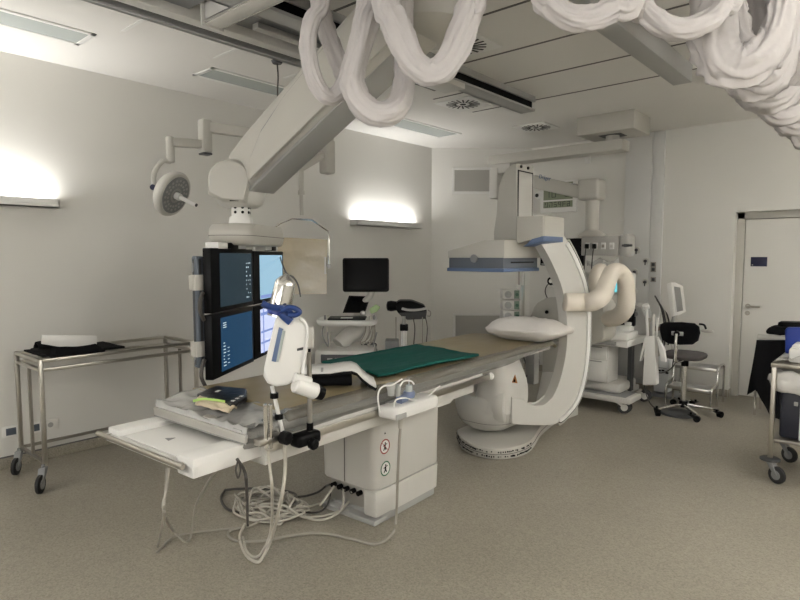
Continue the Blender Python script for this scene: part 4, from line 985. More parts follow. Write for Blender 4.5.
# cables hanging from the table front
p0 = T((.05, .03, .74))
cable([tp(167, 468, .30), tp(166, 490, .27), tp(163, 505, .26), tp(163.5, 518, .26), atz(158, 545, .03), atz(157, 553, .01), atz(160, 549, .01), atz(172, 538, .01), atz(190, 533, .01), atz(215, 530, .01), atz(245, 527, .01), atz(262, 520, .02)], .006, 'cable_grey', 'grey cable hanging from the near end tray to the floor and on to the heap')
cable([tp(169, 468, .31), tp(166, 490, .30), tp(164, 512, .28), atz(171, 528, .12), atz(180, 538, .04), atz(187, 542, .01), atz(191, 535, .02), atz(196, 505, .22), atz(208, 482, .42), tp(220, 466, .30)], .006, 'cable_grey', 'thin grey cable looping from the tray front under the table')
cable([tp(237, 459, .42), tp(244, 470, .42), tp(246.5, 485, .41), atz(247.5, 520, .1), atz(248, 526, .01)], .007, 'cable_dark', 'dark lead hanging straight down from the tray corner')
cable([tp(238, 460, .425), tp(236, 470, .425), tp(238, 478, .425), tp(240.5, 470, .425), tp(239, 461, .425)], .004, 'cable_dark', 'small dark wire loop hooked under the tray corner')
cable([tp(285, 445, .47), tp(285, 470, .46), tp(281, 500, .45), atz(271, 540, .10), atz(262, 558, .02), atz(257, 562, .012), atz(248, 557, .01), atz(242, 547, .01), atz(240, 535, .01), atz(245, 524, .02)], .0085, 'cable_light', 'thick pale cable hanging from the injector clamp down to the floor')
cable([tp(268, 450, .46), tp(270, 470, .45), tp(272, 490, .44), atz(271, 530, .12), atz(262, 552, .03), atz(254, 557, .012), atz(246, 550, .01), atz(243, 537, .01)], .007, 'cable_light', 'thinner pale cable hanging beside the thick one from the rail post')
# ================================================================ WHITE SLEEVED HOSES ON THE CEILING TRACK
SEED = [0]
def sleeve(pts, r, label, flat=.55, fold=.30, grp='white sleeved cable loops under the ceiling'):
    SEED[0] += 3.7
    pts = [V(p_) for p_ in pts]
    # the flat side of the sleeve hangs across the plane of its own loop
    i = len(pts)//2; t_ = (pts[i]-pts[i-1]).normalized(); sidev = t_.cross((pts[i]-EYE).normalized())
    return tag(MB().cloth(pts, r, flat, fold, SEED[0], up=None if False else sidev_of(pts)).done('cable_sleeve', 'sleeve_cloth', smooth=179), label, 'cable sleeve', grp)
def sidev_of(pts):
    t_ = (pts[1]-pts[0]).normalized(); return t_.cross((pts[0]-EYE).normalized())
def hd(lst): return [atd(u, v, t_) for u, v, t_ in lst]
def ceil_up(p_): return V((p_.x, p_.y, 3.05))
a = hd([(322, 2, 2.75), (313, 18, 2.72), (308, 38, 2.7), (309, 58, 2.68), (314, 78, 2.68), (324, 94, 2.68), (334, 96, 2.7), (344, 84, 2.7), (352, 60, 2.7), (360, 28, 2.7), (365, 4, 2.72)])
sleeve([ceil_up(a[0])]+a+[ceil_up(a[-1])], .034, 'leftmost hanging loop of white sleeved hose beside the boom arm', .7)
a = hd([(320, 0, 2.85), (322, 14, 2.85), (328, 34, 2.84), (336, 54, 2.83), (344, 74, 2.82), (352, 90, 2.8)])
sleeve([ceil_up(a[0])]+a, .040, 'flat strand of white sleeve slanting inside the leftmost loop', .4)
a = hd([(372, 0, 2.62), (366, 22, 2.6), (360, 46, 2.6), (354, 70, 2.6), (353, 86, 2.6), (360, 102, 2.6), (374, 113, 2.6), (390, 112, 2.62), (401, 100, 2.65), (405, 82, 2.68), (405, 62, 2.72), (402, 40, 2.76)])
sleeve([ceil_up(a[0])]+a+[ceil_up(a[-1])], .048, 'lowest hanging loop of white sleeved hose in front of the boom arm', .75)
a = hd([(386, 0, 2.5), (394, 20, 2.48), (403, 42, 2.46), (413, 61, 2.45), (427, 72, 2.44), (441, 70, 2.44), (453, 54, 2.44), (462, 32, 2.45), (470, 8, 2.46), (473, -4, 2.46)])
sleeve([ceil_up(a[0])]+a+[ceil_up(a[-1])], .053, 'broad white hose loop crossing in front of the ceiling rail', .6)
a = hd([(543, -12, 2.3), (549, 2, 2.3), (561, 14, 2.3), (577, 19, 2.3), (596, 17, 2.3), (614, 8, 2.3), (632, -4, 2.3)])
sleeve([ceil_up(a[0])]+a+[ceil_up(a[-1])], .043, 'shallow white hose loop at the top edge, left of the grey rail end', .8)
a = hd([(636, -4, 2.35), (645, 10, 2.35), (658, 22, 2.35), (674, 29, 2.35), (692, 28, 2.35), (710, 19, 2.36), (723, 7, 2.38), (733, -6, 2.4)])
sleeve([ceil_up(a[0])]+a+[ceil_up(a[-1])], .039, 'white hose loop over the end of the plain grey ceiling rail', .85)
# bunched loops on the track, each further away
bun = [([(715, -8), (713, 18), (714, 42), (721, 60), (733, 68), (749, 66), (763, 56), (775, 40), (781, 16), (783, -6)], 2.55, .074, .40),
       ([(733, -6), (733, 30), (739, 62), (749, 78), (763, 82), (777, 74), (787, 54), (791, 24), (792, -6)], 2.95, .074, .42),
       ([(747, -4), (745, 40), (749, 76), (759, 92), (773, 96), (787, 88), (797, 66), (801, 30), (803, -6)], 3.3, .074, .42),
       ([(763, 0), (761, 50), (763, 88), (771, 106), (785, 112), (799, 104), (808, 80), (811, 40), (813, 0)], 3.75, .070, .45),
       ([(779, 20), (775, 70), (777, 104), (787, 122), (801, 126), (813, 116), (820, 90), (823, 40)], 4.3, .068, .5),
       ([(795, 40), (793, 90), (795, 122), (803, 138), (815, 142), (825, 130), (831, 100), (833, 60)], 4.9, .064, .55)]
lbl = ['nearest and widest draped loop of the white sleeve bundle in the upper corner', 'second draped loop of the white sleeve bundle, tucked behind the widest one', 'third draped loop of the white sleeve bundle in the upper corner', 'fourth draped loop of the white sleeve bundle, hanging below the third', 'fifth draped loop of the white sleeve bundle, near the picture edge', 'lowest and farthest small loop at the end of the white sleeve bundle']
for (pts, t_, r, fl_), lb in zip(bun, lbl):
    a = [atd(u, v, t_) for u, v in pts]
    sleeve([ceil_up(a[0])]+a+[ceil_up(a[-1])], r, lb, fl_, .55)
# inner layers of cloth between the loops
sleeve([atd(729, -10, 2.6), atd(733, 20, 2.58), atd(741, 45, 2.56), atd(752, 62, 2.56)], .05, 'pleated strand of white cloth inside the widest draped loop', .35, .45)
sleeve([atd(749, -10, 2.72), atd(755, 20, 2.7), atd(767, 45, 2.7), atd(759, 66, 2.7)], .075, 'broad white cloth fold hanging inside the second draped loop', .3, .45)
sleeve([atd(781, -10, 3.0), atd(786, 30, 3.0), atd(789, 60, 3.0), atd(781, 84, 3.05)], .085, 'broad white cloth fold behind the third draped loop', .3, .45)
t = thing('cable_track', 'white ceiling track carrying the sleeved hose loops, above the picture corner', 'cable track', (-.67, 3.6, 3.02))
MB().box(-.70, -.64, 1.9, 5.2, 3.03, ZC, .004).done('track_profile', 'white_plastic', t)
MB().box(-.655, -.645, 1.95, 5.15, 3.026, 3.031).done('track_slot', 'black_plastic', t, smooth=0)
# ================================================================ helpers for wheels
def caster(p, r, par, name='caster', m='rubber', w=.028, top=None, yaw=0.0, hub='mid_grey'):
    p = V(p); e = V((math.cos(yaw), math.sin(yaw), 0)); n = V((-e.y, e.x, 0)); c = V((p.x, p.y, r))
    o = MB().lathe(c-n*w/2, n, [(0, r*.86), (.004, r), (w-.004, r), (w, r*.86)], 24).done(name, m, par)
    MB().lathe(c-n*(w/2+.003), n, [(0, r*.55), (w+.006, r*.55)], 18).done('hub', hub, o)
    top = top or 2*r+.03
    MB().hexa([c+e*-.012-n*(w/2+.008), c+e*.012-n*(w/2+.008), c+e*.012+n*(w/2+.008), c+e*-.012+n*(w/2+.008)]+[V((p.x, p.y, top))-e*.06+q for q in (-e*.025-n*(w/2+.008), e*.03-n*(w/2+.008), e*.03+n*(w/2+.008), -e*.025+n*(w/2+.008))], .004).cyl(V((p.x, p.y, top-.01))-e*.055, V((p.x, p.y, top+.02))-e*.055, .012, n=10).done('fork', hub, o)
    return o
# ================================================================ EMPTY STEEL TROLLEY by the left wall
t = thing('steel_trolley', 'empty stainless steel frame trolley standing against the left wall', 'trolley', (-4.68, 1.9, 0))
x0, x1, y0, y1, zt = -4.93, -4.42, 1.34, 2.48, .90
s = .014
for x, y in ((x0, y0), (x1, y0), (x0, y1), (x1, y1)):
    MB().box(x-s, x+s, y-s, y+s, .17, zt, .003).done('leg', 'steel', t)
    caster((x+.062, y-.055, 0), .062, t, yaw=-.7, top=.16, hub='mid_grey')
m = MB()
for z in (zt-.012, zt-.075):
    m.box(x0, x1, y0-s, y0+s, z-.012, z+.012, .003).box(x0, x1, y1-s, y1+s, z-.012, z+.012, .003).box(x0-s, x0+s, y0, y1, z-.012, z+.012, .003).box(x1-s, x1+s, y0, y1, z-.012, z+.012, .003)
m.done('top_frame', 'steel', t)
MB().box((x0+x1)/2-.012, (x0+x1)/2+.012, y0-.006, y0+.012, .17, zt-.09).box((x0+x1)/2-.012, (x0+x1)/2+.012, y1-.012, y1+.006, .17, zt-.09).box(x0, x1, y0-.01, y0+.01, .17, .19).box(x0, x1, y1-.01, y1+.01, .17, .19).box(x0-.01, x0+.01, y0, y1, .17, .19).done('brace', 'dull_steel', t)
# black garment with white collar on it
g = thing('folded_apron', 'black folded apron with white lining panel lying on the steel trolley', 'apron', (-4.65, 1.6, zt))
def heap(i, j):
    x = x1+.01-(x1-x0-.06)*j; y = y0+.06+.36*i
    e = min(i, 1-i, j, 1-j); h = min(1, e/.12)
    return V((x, y, zt+.008+h*(.048+.020*noise.noise(V((x*6, y*6, 1))))))
MB().grid(heap, 30, 24).done('apron_body', 'black_fabric', g, smooth=179, solid=.012)
MB().grid(lambda i, j: V((x0+.06+.4*i, y0+.03+.56*j, zt+.010+.004*noise.noise(V((i*5, j*5, 2))))), 14, 24).done('apron_flap', 'black_fabric', g, smooth=179, solid=.012)
pw_ = [(42, 335.0), (97, 336), (97, 344.5), (86, 346.5), (71, 347.5), (57, 346.5), (42, 344)]
gx = x1-.045
MB().prism([atx(u, v, gx) for u, v in pw_], (-.02, 0, 0), .003).done('apron_lining', 'bright_white', g, smooth=30)
a = atx(36.5, 345, gx-.03); MB().grid(lambda i, j: V((gx-.03-.12*j, y0+.02+.37*i, zt+.055+.045*math.sin(PI*min(1, j*.9+.05))+.006*noise.noise(V((i*6, j*4, 3))))), 20, 12).done('apron_roll', 'black_fabric', g, smooth=179, solid=.014)
# ================================================================ ULTRASOUND MACHINE
UP = atd(352, 345, 6.0)
us = thing('ultrasound_machine', 'white ultrasound cart with big black screen and open laptop-like console', 'ultrasound machine', (UP.x, UP.y, 0))
D0 = 6.0
def ud(u, v, t_=D0): return atd(u, v, t_)
hF = V((-FWD.x, -FWD.y, 0)).normalized(); hR = RGT
scn = MB().prism([ud(343.5, 258), ud(388, 258), ud(389, 260), ud(389, 290.5), ud(387, 292), ud(344, 292), ud(342.7, 290.5), ud(342.5, 260)], -hF*.045, .006).done('monitor', 'black_plastic', us)
MB().prism([ud(345, 260, 5.998), ud(387, 260, 5.998), ud(387, 289.5, 5.998), ud(345, 289.5, 5.998)], hF*.002).done('screen', 'scr_off', scn, smooth=0)
MB().tube([ud(372, 290, 6.06), ud(370, 296, 6.08), ud(362, 305, 6.12), ud(356, 315, 6.12)], .035, n=12).done('monitor_arm', 'white_plastic', us)
# console shelf
def shelf_ring(k, dv, z_): return None
shz = ud(345, 318.5).z
sc_ = ud(348, 317.5, 6.02)
def sring(k, z): return [V((sc_.x, sc_.y, z))+hR*q.x*k+hF*q.y*k for q in rrect(0, .02, .30, .24, .13, 0, 6)]
MB().loft([sring(.93, shz-.055), sring(1, shz-.04), sring(1.02, shz-.01), sring(1, shz)]).done('console', 'bright_white', us, smooth=50)
MB().obox(V((sc_.x, sc_.y, shz+.008))+hF*.06, hR*.19, hF*.13, (0, 0, .009), .006).done('keyboard', 'black_plastic', us)
MB().obox(V((sc_.x, sc_.y, shz+.019))+hF*.13+hR*.0, hR*.06, hF*.04, (0, 0, .002)).done('touchpad', 'bright_white', us)
lp = [ud(342.5, 313, 6.0), ud(365, 313, 6.0), ud(370.5, 296.5, 6.12), ud(349, 295.5, 6.12)]
li = MB().prism(lp, hF*-.012, .003).done('console_screen', 'black_plastic', us)
ins_ = [sum(lp, V())/4+(q-sum(lp, V())/4)*.86+hF*.001 for q in lp]; MB().prism(ins_, hF*.002).done('screen_glass', 'scr_off', li, smooth=0)
# neck, base
MB().tube([ud(360, 318, 6.05), ud(358, 328, 6.1), ud(347, 337, 6.05), ud(339, 345, 6.0)], .085, n=16).done('neck', 'white_plastic', us)
bc_ = ud(345, 352, 6.0); bz = ud(345, 347, 6.0).z
def bring(kx, z, r=.12): return [V((bc_.x, bc_.y, z))+hR*q.x*kx+hF*q.y for q in rrect(.02, 0, .30, .30, r, 0, 6)]
MB().loft([bring(.95, .10), bring(1, .14), bring(1, bz-.03), bring(.96, bz), bring(.9, bz+.005)]).done('cart_body', 'white_plastic', us, smooth=50)
MB().obox(V((bc_.x, bc_.y, bz-.07))+hF*.29-hR*.02, hR*.19, hF*.015, (0, 0, .045), .012).done('front_panel', 'dark_grey', us)
m = MB()
for i in range(4): m.obox(V((bc_.x, bc_.y, bz-.08))+hF*.306+hR*(-.12+.075*i), hR*.025, hF*.006, (0, 0, .018))
m.done('probe_ports', 'grey_plastic', us)
for a_, b2 in ((-.24, .22), (.26, .22), (-.24, -.22), (.26, -.22)): 
    p_ = V((bc_.x, bc_.y, 0))+hR*a_+hF*b2; caster(p_, .06, us, hub='white_plastic', top=.13)
# probes and cords
for i, (u, dz) in enumerate(((325, .0), (328, .01), (374, 0), (371, .01))):
    p_ = ud(u, 322, 5.9); m = MB()
    m.cyl(p_+V((0, 0, .0)), p_+V((0, 0, .07)), .014, .010, n=10); m.tube([p_, p_+V((.0, 0, -.12))+hR*.02*(i-1.5), p_+V((0, 0, -.25))-hR*.02*(i-1.5), p_+V((0, 0, -.10))+hF*.04+hR*.03], .006, n=7)
    m.done('probe', 'cable_light' if i % 2 else 'mid_grey', us)
for k in range(3):
    a = ud(366+3*k, 321, 5.85); MB().tube([a, ud(365+4*k, 333, 5.84), ud(360+5*k, 343, 5.86), ud(368+3*k, 338, 5.86), ud(373+1*k, 322, 5.88)], .006, n=7).done('probe_cord', 'cable_grey', us)
gl = [ud(369, 309, 5.95), ud(376, 304.5, 5.95), ud(380.5, 307.5, 5.95), ud(377, 312, 5.95), ud(371, 314, 5.95)]
tag(MB().prism(gl, hF*-.05, .01).done('gel_packet', mat('pale_lime', (.42, .58, .30), .5)), 'pale green packet lying on the ultrasound console edge', 'packet')
m_ = MB().sphere(ud(363, 313.5, 5.95), (.035, .03, .028)); tag(m_.done('ultrasound_trackball', 'grey_plastic', smooth=60), 'small grey rounded puck on the ultrasound console', 'puck')
# black cables bundle right of cart
random.seed(5)
c = ud(369, 352, 6.1)
cbm = MB()
for k in range(3):
    cbm.tube([c+hR*random.uniform(-.08, .08)+V((0, 0, random.uniform(-.08, .10))) for _ in range(6)], .008, n=7)
tag(cbm.done('hanging_cable_bundle', 'dark_grey', kind if False else None) if False else cbm.done('hanging_cable_bundle', 'dark_grey'), 'bundle of dark cables hooked behind the ultrasound cart', 'cable bundle')
# ================================================================ SECOND DEVICE: black scanner on column stand
D1 = 6.35
vs = thing('scanner_stand', 'black flat scanner on a grey column stand beside the ultrasound cart', 'scanner stand', atd(405, 345, D1)*1.0)
def vd(u, v, t_=D1): return atd(u, v, t_)
kc = vd(409, 312)
top_ = [(397, 304), (410, 301.5), (424, 305), (427, 309), (413, 311.5), (402, 310)]
MB().prism([vd(u, v, D1) for u, v in [(393, 306), (399, 301), (412, 301), (425, 306), (427, 310), (426, 318), (405, 319.5), (398, 313)]], hF*-.28, .02, 3).done('scanner_body', 'black_plastic', vs)
MB().tube([vd(402, 308.5, 6.3), vd(408, 310, 6.28), vd(417, 310, 6.28), vd(426, 308.5, 6.3)], .016, n=10, flat=.6).done('carry_handle', 'aluminium', vs)
MB().lathe(vd(391, 306, 6.36), RGT*-1, [(-.06, .05), (0, .06), (.04, .05), (.05, .02)], 16).done('side_handle', 'black_plastic', vs)
MB().prism([vd(u, v, 6.34) for u, v in ((399, 313), (427, 311), (426, 319), (407, 320))], hF*-.2, .01).done('scanner_underside', 'dark_grey', vs)
cb_ = vd(404, 318)
MB().cyl(V((cb_.x, cb_.y, vd(404, 328).z)), V((cb_.x, cb_.y, cb_.z+.02)), .020, n=14).done('column_rod', 'aluminium', vs)
z1 = vd(404, 328).z
MB().obox(V((cb_.x, cb_.y, (.12+z1)/2)), hR*.038, hF*.045, (0, 0, (z1-.12)/2), .012).done('column', 'aluminium', vs)
MB().obox(V((cb_.x, cb_.y, z1+.005)), hR*.045, hF*.05, (0, 0, .035), .01).done('column_cap', 'black_plastic', vs)
m = MB()
for k in (-1, 0, 1): m.obox(V((cb_.x, cb_.y, (.12+z1)/2))+hF*.046+hR*.02*k, hR*.003, hF*.002, (0, 0, (z1-.16)/2))
m.done('column_groove', 'dark_grey', vs)
z2 = vd(392, 340).z
MB().obox(V((cb_.x, cb_.y, z2-.15))-hR*.13-hF*.02, hR*.075, hF*.10, (0, 0, .15), .012).done('supply_box', 'mid_grey', vs)
MB().obox(V((cb_.x, cb_.y, .10)), hR*.05, hF*.26, (0, 0, .02), .01).obox(V((cb_.x, cb_.y, .10)), hR*.26, hF*.05, (0, 0, .02), .01).done('stand_base', 'aluminium', vs)
for a_, b2 in ((0, .24), (0, -.24), (.24, 0), (-.24, 0)): caster(V((cb_.x, cb_.y, 0))+hR*a_+hF*b2, .04, vs, top=.09)
for (u, m_) in ((396, 'dull_steel'), (413, 'cable_dark'), (422.5, 'dull_steel'), (425.5, 'cable_dark')):
    a = vd(u, 317, 6.3); wv = .02 if m_ == 'cable_dark' else .0
    MB().tube([a, a+V((0, 0, -.12))+hR*wv, a+V((0, 0, -.25))+hR*wv*.6, a+V((0, 0, -.42))], .006, n=7).done('hanging_lead', m_, vs)
MB().tube([vd(428, 310, 6.3), vd(430.5, 312, 6.3), vd(430, 316, 6.3), vd(427, 316, 6.3)], .006, n=7).done('wire_loop', 'dull_steel', vs)
# ================================================================ INFUSION PUMP TOWER behind the table head
D2 = 5.75
it = thing('infusion_pump_tower', 'tall steel pole stand with a column of syringe pumps behind the pillow', 'infusion stand', V((atd(521, 330, D2).x, atd(521, 330, D2).y, 0)))
ip0 = atd(519.5, 300, D2)
for du, r, mm in ((519.3, .011, 'dull_steel'), (523.5, .016, 'steel')):
    a = atd(du, 264, D2); MB().cyl(V((a.x, a.y, .08)), a, r, n=12).done('pole', mm, it)
a = atd(517, 300, D2); MB().box(a.x-.015, a.x+.04, a.y, a.y+.06, .25, atd(517, 285, D2).z, .004).done('pump_rail', 'aluminium', it)
for i, v in enumerate((294, 304.5, 315, 325)):
    c = atd(510, v, D2-.02)
    o = MB().obox(c, hR*.085, hF*.08, (0, 0, .048), .010).done('syringe_pump', 'white_plastic', it)
    MB().cyl(c+hF*.08-hR*.035, c+hF*.095-hR*.035, .034, n=18).cyl(c+hF*.095-hR*.035, c+hF*.11-hR*.035, .014, n=12).done('pump_dial', 'grey_plastic', o)
    MB().obox(c+hF*.081+hR*.05, hR*.025, hF*.003, (0, 0, .04)).done('pump_panel', mat('pump_green_%d' % i, (.16, .22, .17), .4), o)
    MB().cyl(c+hF*.083+hR*.05, c+hF*.095+hR*.05, .016, n=14).done('pump_button', mat('pump_key_%d' % i, (.03, .10, .06), .4), o)
bx_ = V((atd(521, 330, D2).x, atd(521, 330, D2).y, 0))
m = MB()
for k in range(5):
    a_ = 2*PI*k/5+.3; e = V((math.cos(a_), math.sin(a_), 0)); m.hexa([bx_+e*.02+V((-e.y, e.x, 0))*.02*s_+V((0, 0, z)) if i_ == 0 else bx_+e*.30+V((-e.y, e.x, 0))*.012*s_+V((0, 0, z-.02)) for z in (.07, .10) for i_, s_ in ((0, -1), (1, -1), (1, 1), (0, 1))], .004)
m.done('base', 'dark_grey', it)
for k in range(5):
    a_ = 2*PI*k/5+.3; caster(bx_+V((math.cos(a_), math.sin(a_), 0))*.30, .032, it, top=.07, yaw=a_)
random.seed(21)
a = atd(528, 345, D2); cbm = MB()
for k in range(4): cbm.tube([atd(random.uniform(522, 538), v, D2+random.uniform(-.05, .05)) for v in (322, 332, 345, 358, 372, 380)], .009, n=7)
cbm.done('hanging_leads', 'dark_grey', it)
MB().box(a.x-.0, a.x+.10, a.y-.05, a.y+.05, .35, .75, .01).done('drip_pack', 'grey_plastic', it)
cbm = MB()
for k in range(2): cbm.tube([atd(521+3*k, 325, D2-.06), atd(526, 320+3*k, D2-.06), atd(531, 323, D2-.06), atd(533, 331, D2-.06), atd(537, 326, D2-.06)], .014, n=8)
cbm.done('black_cord', 'cable_dark', it)
# ================================================================ CEILING PENDANT (boxed mount, boom, arm, console)
pd = thing('supply_pendant', 'grey ceiling pendant with boxed mount, two booms and a socket console', 'supply pendant', (-2.5, 6.35, 3.09))
MB().box(-2.80, -2.19, 6.10, 6.60, 2.90, ZC, .006).done('mount_box', 'warm_white', pd)
MB().box(-2.62, -2.38, 6.25, 6.45, 2.897, 2.901).done('mount_opening', 'dark_grey', pd, smooth=0)
a = aty(627.5, 146, 6.30)
bz0, bz1 = aty(590, 153, 6.22).z+.01, aty(590, 142.5, 6.22).z+.02
xa = aty(488, 155, 6.22).x; xb = aty(622, 147, 6.22).x
MB().box(xa, xb, 6.22, 6.44, bz0-.01, bz1-.02, .01).cyl((-2.5, 6.35, bz1-.03), (-2.5, 6.35, 2.90), .07, n=18).done('boom_beam', 'warm_white', pd)
ja = aty(504, 168, 6.30)
MB().box(xa+.03, xa+.30, 6.24, 6.42, bz0-.12, bz0, .012).box(xa+.02, xa+.13, 6.22, 6.44, bz0-.42, bz0-.05, .012).done('boom_joint', 'white_plastic', pd)
# lower arm (towards the console)
L0 = aty(520, 178.5, 6.24); L1 = aty(590, 194, 6.0)
e = (L1-L0).normalized()
lwr = MB().hexa([L0+V((0, y_, z)) if k_ == 0 else L1+V((0, y_, z*.92)) for z in (-.078, .078) for k_, y_ in ((0, -.07), (1, -.07), (1, .07), (0, .07))], .015, 3).done('lower_arm', 'warm_white', pd)
tx = e; ty = V((0, 0, 1))-e*e.z; ty.normalize()
nn = tx.cross(ty)
def on_arm(u, v): return atp(u, v, L0+V((0, -.0715, 0)), V((e.y, -e.x, 0)))
p_ = on_arm(545, 177.8); text_part('arm_lettering', 'Dräger', .062, p_+V((0, -.003, 0)), tx, ty, 'blue_rim', pd)
p_ = on_arm(575, 184); text_part('arm_lettering', 'movita', .034, p_+V((0, -.006, 0)), tx, ty, 'mid_grey', pd)
K = aty(590, 190, 6.0)
MB().box(K.x-.10, K.x+.13, 5.90, 6.12, K.z-.11, K.z+.11, .03, 3).done('elbow_block', 'warm_white', pd)
cx_ = K.x+.03; zc1 = aty(606, 236, 6.0).z; zc0 = aty(606, 255.5, 6.0).z
MB().lathe((cx_, 6.0, zc1), (0, 0, 1), [(0, .15), (.015, .14), (.06, .075), (.08, .07), (K.z-.10-zc1, .07)], 24).done('column', 'warm_white', pd)
xa, xb = aty(581, 248, 5.94).x, aty(618, 248, 5.94).x; xc = aty(628.5, 248, 5.94).x
con = MB().box(xa, xb, 5.94, 6.14, zc0, zc1, .01).done('console', 'console_grey', pd)
MB().box(xb+.004, xc, 5.94, 6.14, zc0-.01, zc1+.015, .03, 3).done('console_end', 'console_grey', pd)
for i, u in enumerate((588, 595.5, 603.5, 612)):
    p_ = aty(u, 246, 5.94); 
    o = MB().box(p_.x-.024, p_.x+.024, 5.928, 5.941, p_.z-.034, p_.z+.034, .004).done('socket', 'bright_white', con)
    if i < 2: MB().box(p_.x-.016, p_.x+.018, 5.885, 5.93, p_.z-.03, p_.z+.022, .008).done('plug', 'black_plastic', o); MB().tube([(p_.x, 5.89, p_.z-.02), (p_.x-.005, 5.88, p_.z-.12), (p_.x-.02, 5.90, p_.z-.25), (p_.x-.05, 5.95, p_.z-.32)], .006, n=8).done('plug_lead', 'cable_dark', o)
    else: MB().box(p_.x-.014, p_.x+.014, 5.925, 5.93, p_.z-.016, p_.z+.016, .002).done('socket_insert', 'dull_steel' if i == 2 else 'white_plastic', o)
p_ = aty(626, 245.5, 5.94); MB().cyl(p_+V((-.03, -.02, 0)), p_+V((.07, -.03, 0)), .012, n=10).cyl(p_+V((-.0, -.04, 0)), p_+V((.02, .0, 0)), .016, n=10).done('gas_coupling', 'dark_grey', con)
# black monitor and flowmeter gear on the pendant behind the C-ring
mo = thing('anaesthesia_monitor', 'black flat monitor behind the upper end of the C-arm', 'monitor', aty(562, 266, 6.05))
a, b2 = aty(540.5, 239, 6.0), aty(583, 266, 6.0)
mm_ = MB().box(a.x, b2.x, 6.0, 6.05, b2.z, a.z, .008).done('monitor_case', 'black_plastic', mo)
MB().box(a.x+.025, b2.x-.025, 5.997, 6.001, b2.z+.035, a.z-.02).done('screen', 'scr_off', mm_, smooth=0)
MB().box(a.x+.02, a.x+.07, 5.996, 6.0, b2.z+.008, b2.z+.025).done('badge', 'grey_plastic', mm_, smooth=0)
MB().tube([aty(562, 262, 6.06), aty(562, 275, 6.12), aty(560, 288, 6.15)], .03, n=10).done('monitor_arm', 'grey_plastic', mo)
fg = thing('flowmeter_block', 'small chrome and black flowmeter valves on a ledge below the black monitor', 'flowmeter', aty(557, 288, 5.95))
c = aty(553, 281, 5.9); MB().cyl(c, c+V((0, -.05, 0)), .045, n=20).cyl(c+V((.08, 0, -.01)), c+V((.08, -.05, -.01)), .03, n=16).done('valve', 'black_plastic', fg)
MB().cyl(c+V((0, -.05, 0)), c+V((0, -.055, 0)), .022, n=14).cyl(c+V((.06, .0, .05)), c+V((.06, 0, .12)), .02, n=12).obox(c+V((.05, .02, -.055)), (.10, 0, 0), (0, .05, 0), (0, 0, .006)).done('bracket', 'chrome', fg)
MB().sphere(c+V((.10, -.02, .06)), .022).done('knob', 'blue_rim', fg)
MB().tube([c, c+V((-.06, -.02, -.05)), c+V((-.08, -.02, -.12)), c+V((-.06, 0, -.2))], .006, n=7).done('lead', 'cable_dark', fg)
# ================================================================ ANAESTHESIA WORKSTATION
an = thing('anaesthesia_workstation', 'white anaesthesia cart with drawers, worktop and lit screen behind the C-arm', 'anaesthesia machine', (-2.45, 6.2, 0))
ax0, ax1, ay0, ay1 = -2.85, -2.10, 5.86, 6.55
zt = .828
MB().box(ax0, ax1, ay0-.02, ay1, zt-.075, zt, .012).box(ax0, ax1-.01, ay0+.02, ay1, zt-.15, zt-.078, .008).done('worktop', 'bright_white', an)
MB().box(ax0+.1, ax1-.12, ay0-.006, ay0+.022, zt-.135, zt-.10, .004).done('pull_out_shelf', 'grey_plastic', an)
cx1 = aty(607.5, 365, ay0+.06).x
MB().box(ax0+.05, cx1, ay0+.07, ay0+.36, .28, zt-.15, .008).done('drawer_cabinet', 'white_plastic', an)
for z0, z1 in ((.285, .515), (.52, .665)):
    dz = MB().box(ax0+.06, cx1-.01, ay0+.055, ay0+.072, z0, z1, .006).done('drawer', 'bright_white', an)
    MB().box(ax0+.1, cx1-.06, ay0+.05, ay0+.056, z1-.02, z1-.008, .002).done('drawer_grip', 'grey_plastic', dz)
MB().box(ax0, ax1+.055, ay0-.04, ay0+.30, .115, .175, .015).box(ax0, ax1-.12, ay0+.25, ay1+.05, .115, .175, .015).box(ax0+.05, ax1-.1, ay0+.1, ay1-.1, .175, .28, .03).done('base', 'white_plastic', an)
MB().box(ax0+.02, ax1-.0, ay0-.01, ay0+.30, .1755, .18).done('foot_plate', 'mid_grey', an)
MB().box(ax1-.13, ax1-.09, ay0+.38, ay0+.46, .16, zt-.15).done('rear_post', 'dark_grey', an)
for x, y in ((ax1-.03, ay0+.06), (ax1-.04, ay1-.0), (ax0+.06, ay0+.03), (ax0+.06, ay1)):
    for d_ in (-.022, .022): caster((x, y+d_, 0), .064, an, hub='white_plastic', w=.025, top=.115, yaw=0.5)
MB().box(ax0+.05, ax1-.16, ay0+.25, ay1-.02, zt, 1.42, .03).done('tower', 'white_plastic', an)
MB().box(ax0+.1, ax1-.30, ay0+.15, ay0+.27, .82, 1.16, .02).done('ventilator_panel', 'warm_white', an)
a, b2 = aty(598, 267, 5.98), aty(616, 292, 5.98)
sc = MB().box(a.x-.05, b2.x+.03, 5.98, 6.03, b2.z-.02, a.z+.02, .008).done('screen_case', 'grey_plastic', an)
MB().box(a.x-.02, b2.x+.01, 5.977, 5.981, b2.z, a.z).done('screen', 'scr_cyan', sc, smooth=0)
m = MB()
for i in range(6): m.box(a.x+.0, b2.x-.01, 5.975, 5.978, b2.z+.03+.045*i, b2.z+.036+.045*i)
m.done('screen_traces', 'navy', sc, smooth=0)
cv = lambda i, j: aty(587+32*i, 266-6*j+2*math.sin(i*11)*j, 6.02-.12*(1-j)*math.sin(i*PI)) + V((0, .02*noise.noise(V((i*9, j*7, 1))), .015*noise.noise(V((i*11, j*5, 3)))))
tag(MB().grid(cv, 26, 8).done('plastic_cover', 'clear_bag', smooth=179, solid=.004), 'crumpled clear plastic cover lying on top of the anaesthesia screen', 'plastic cover')
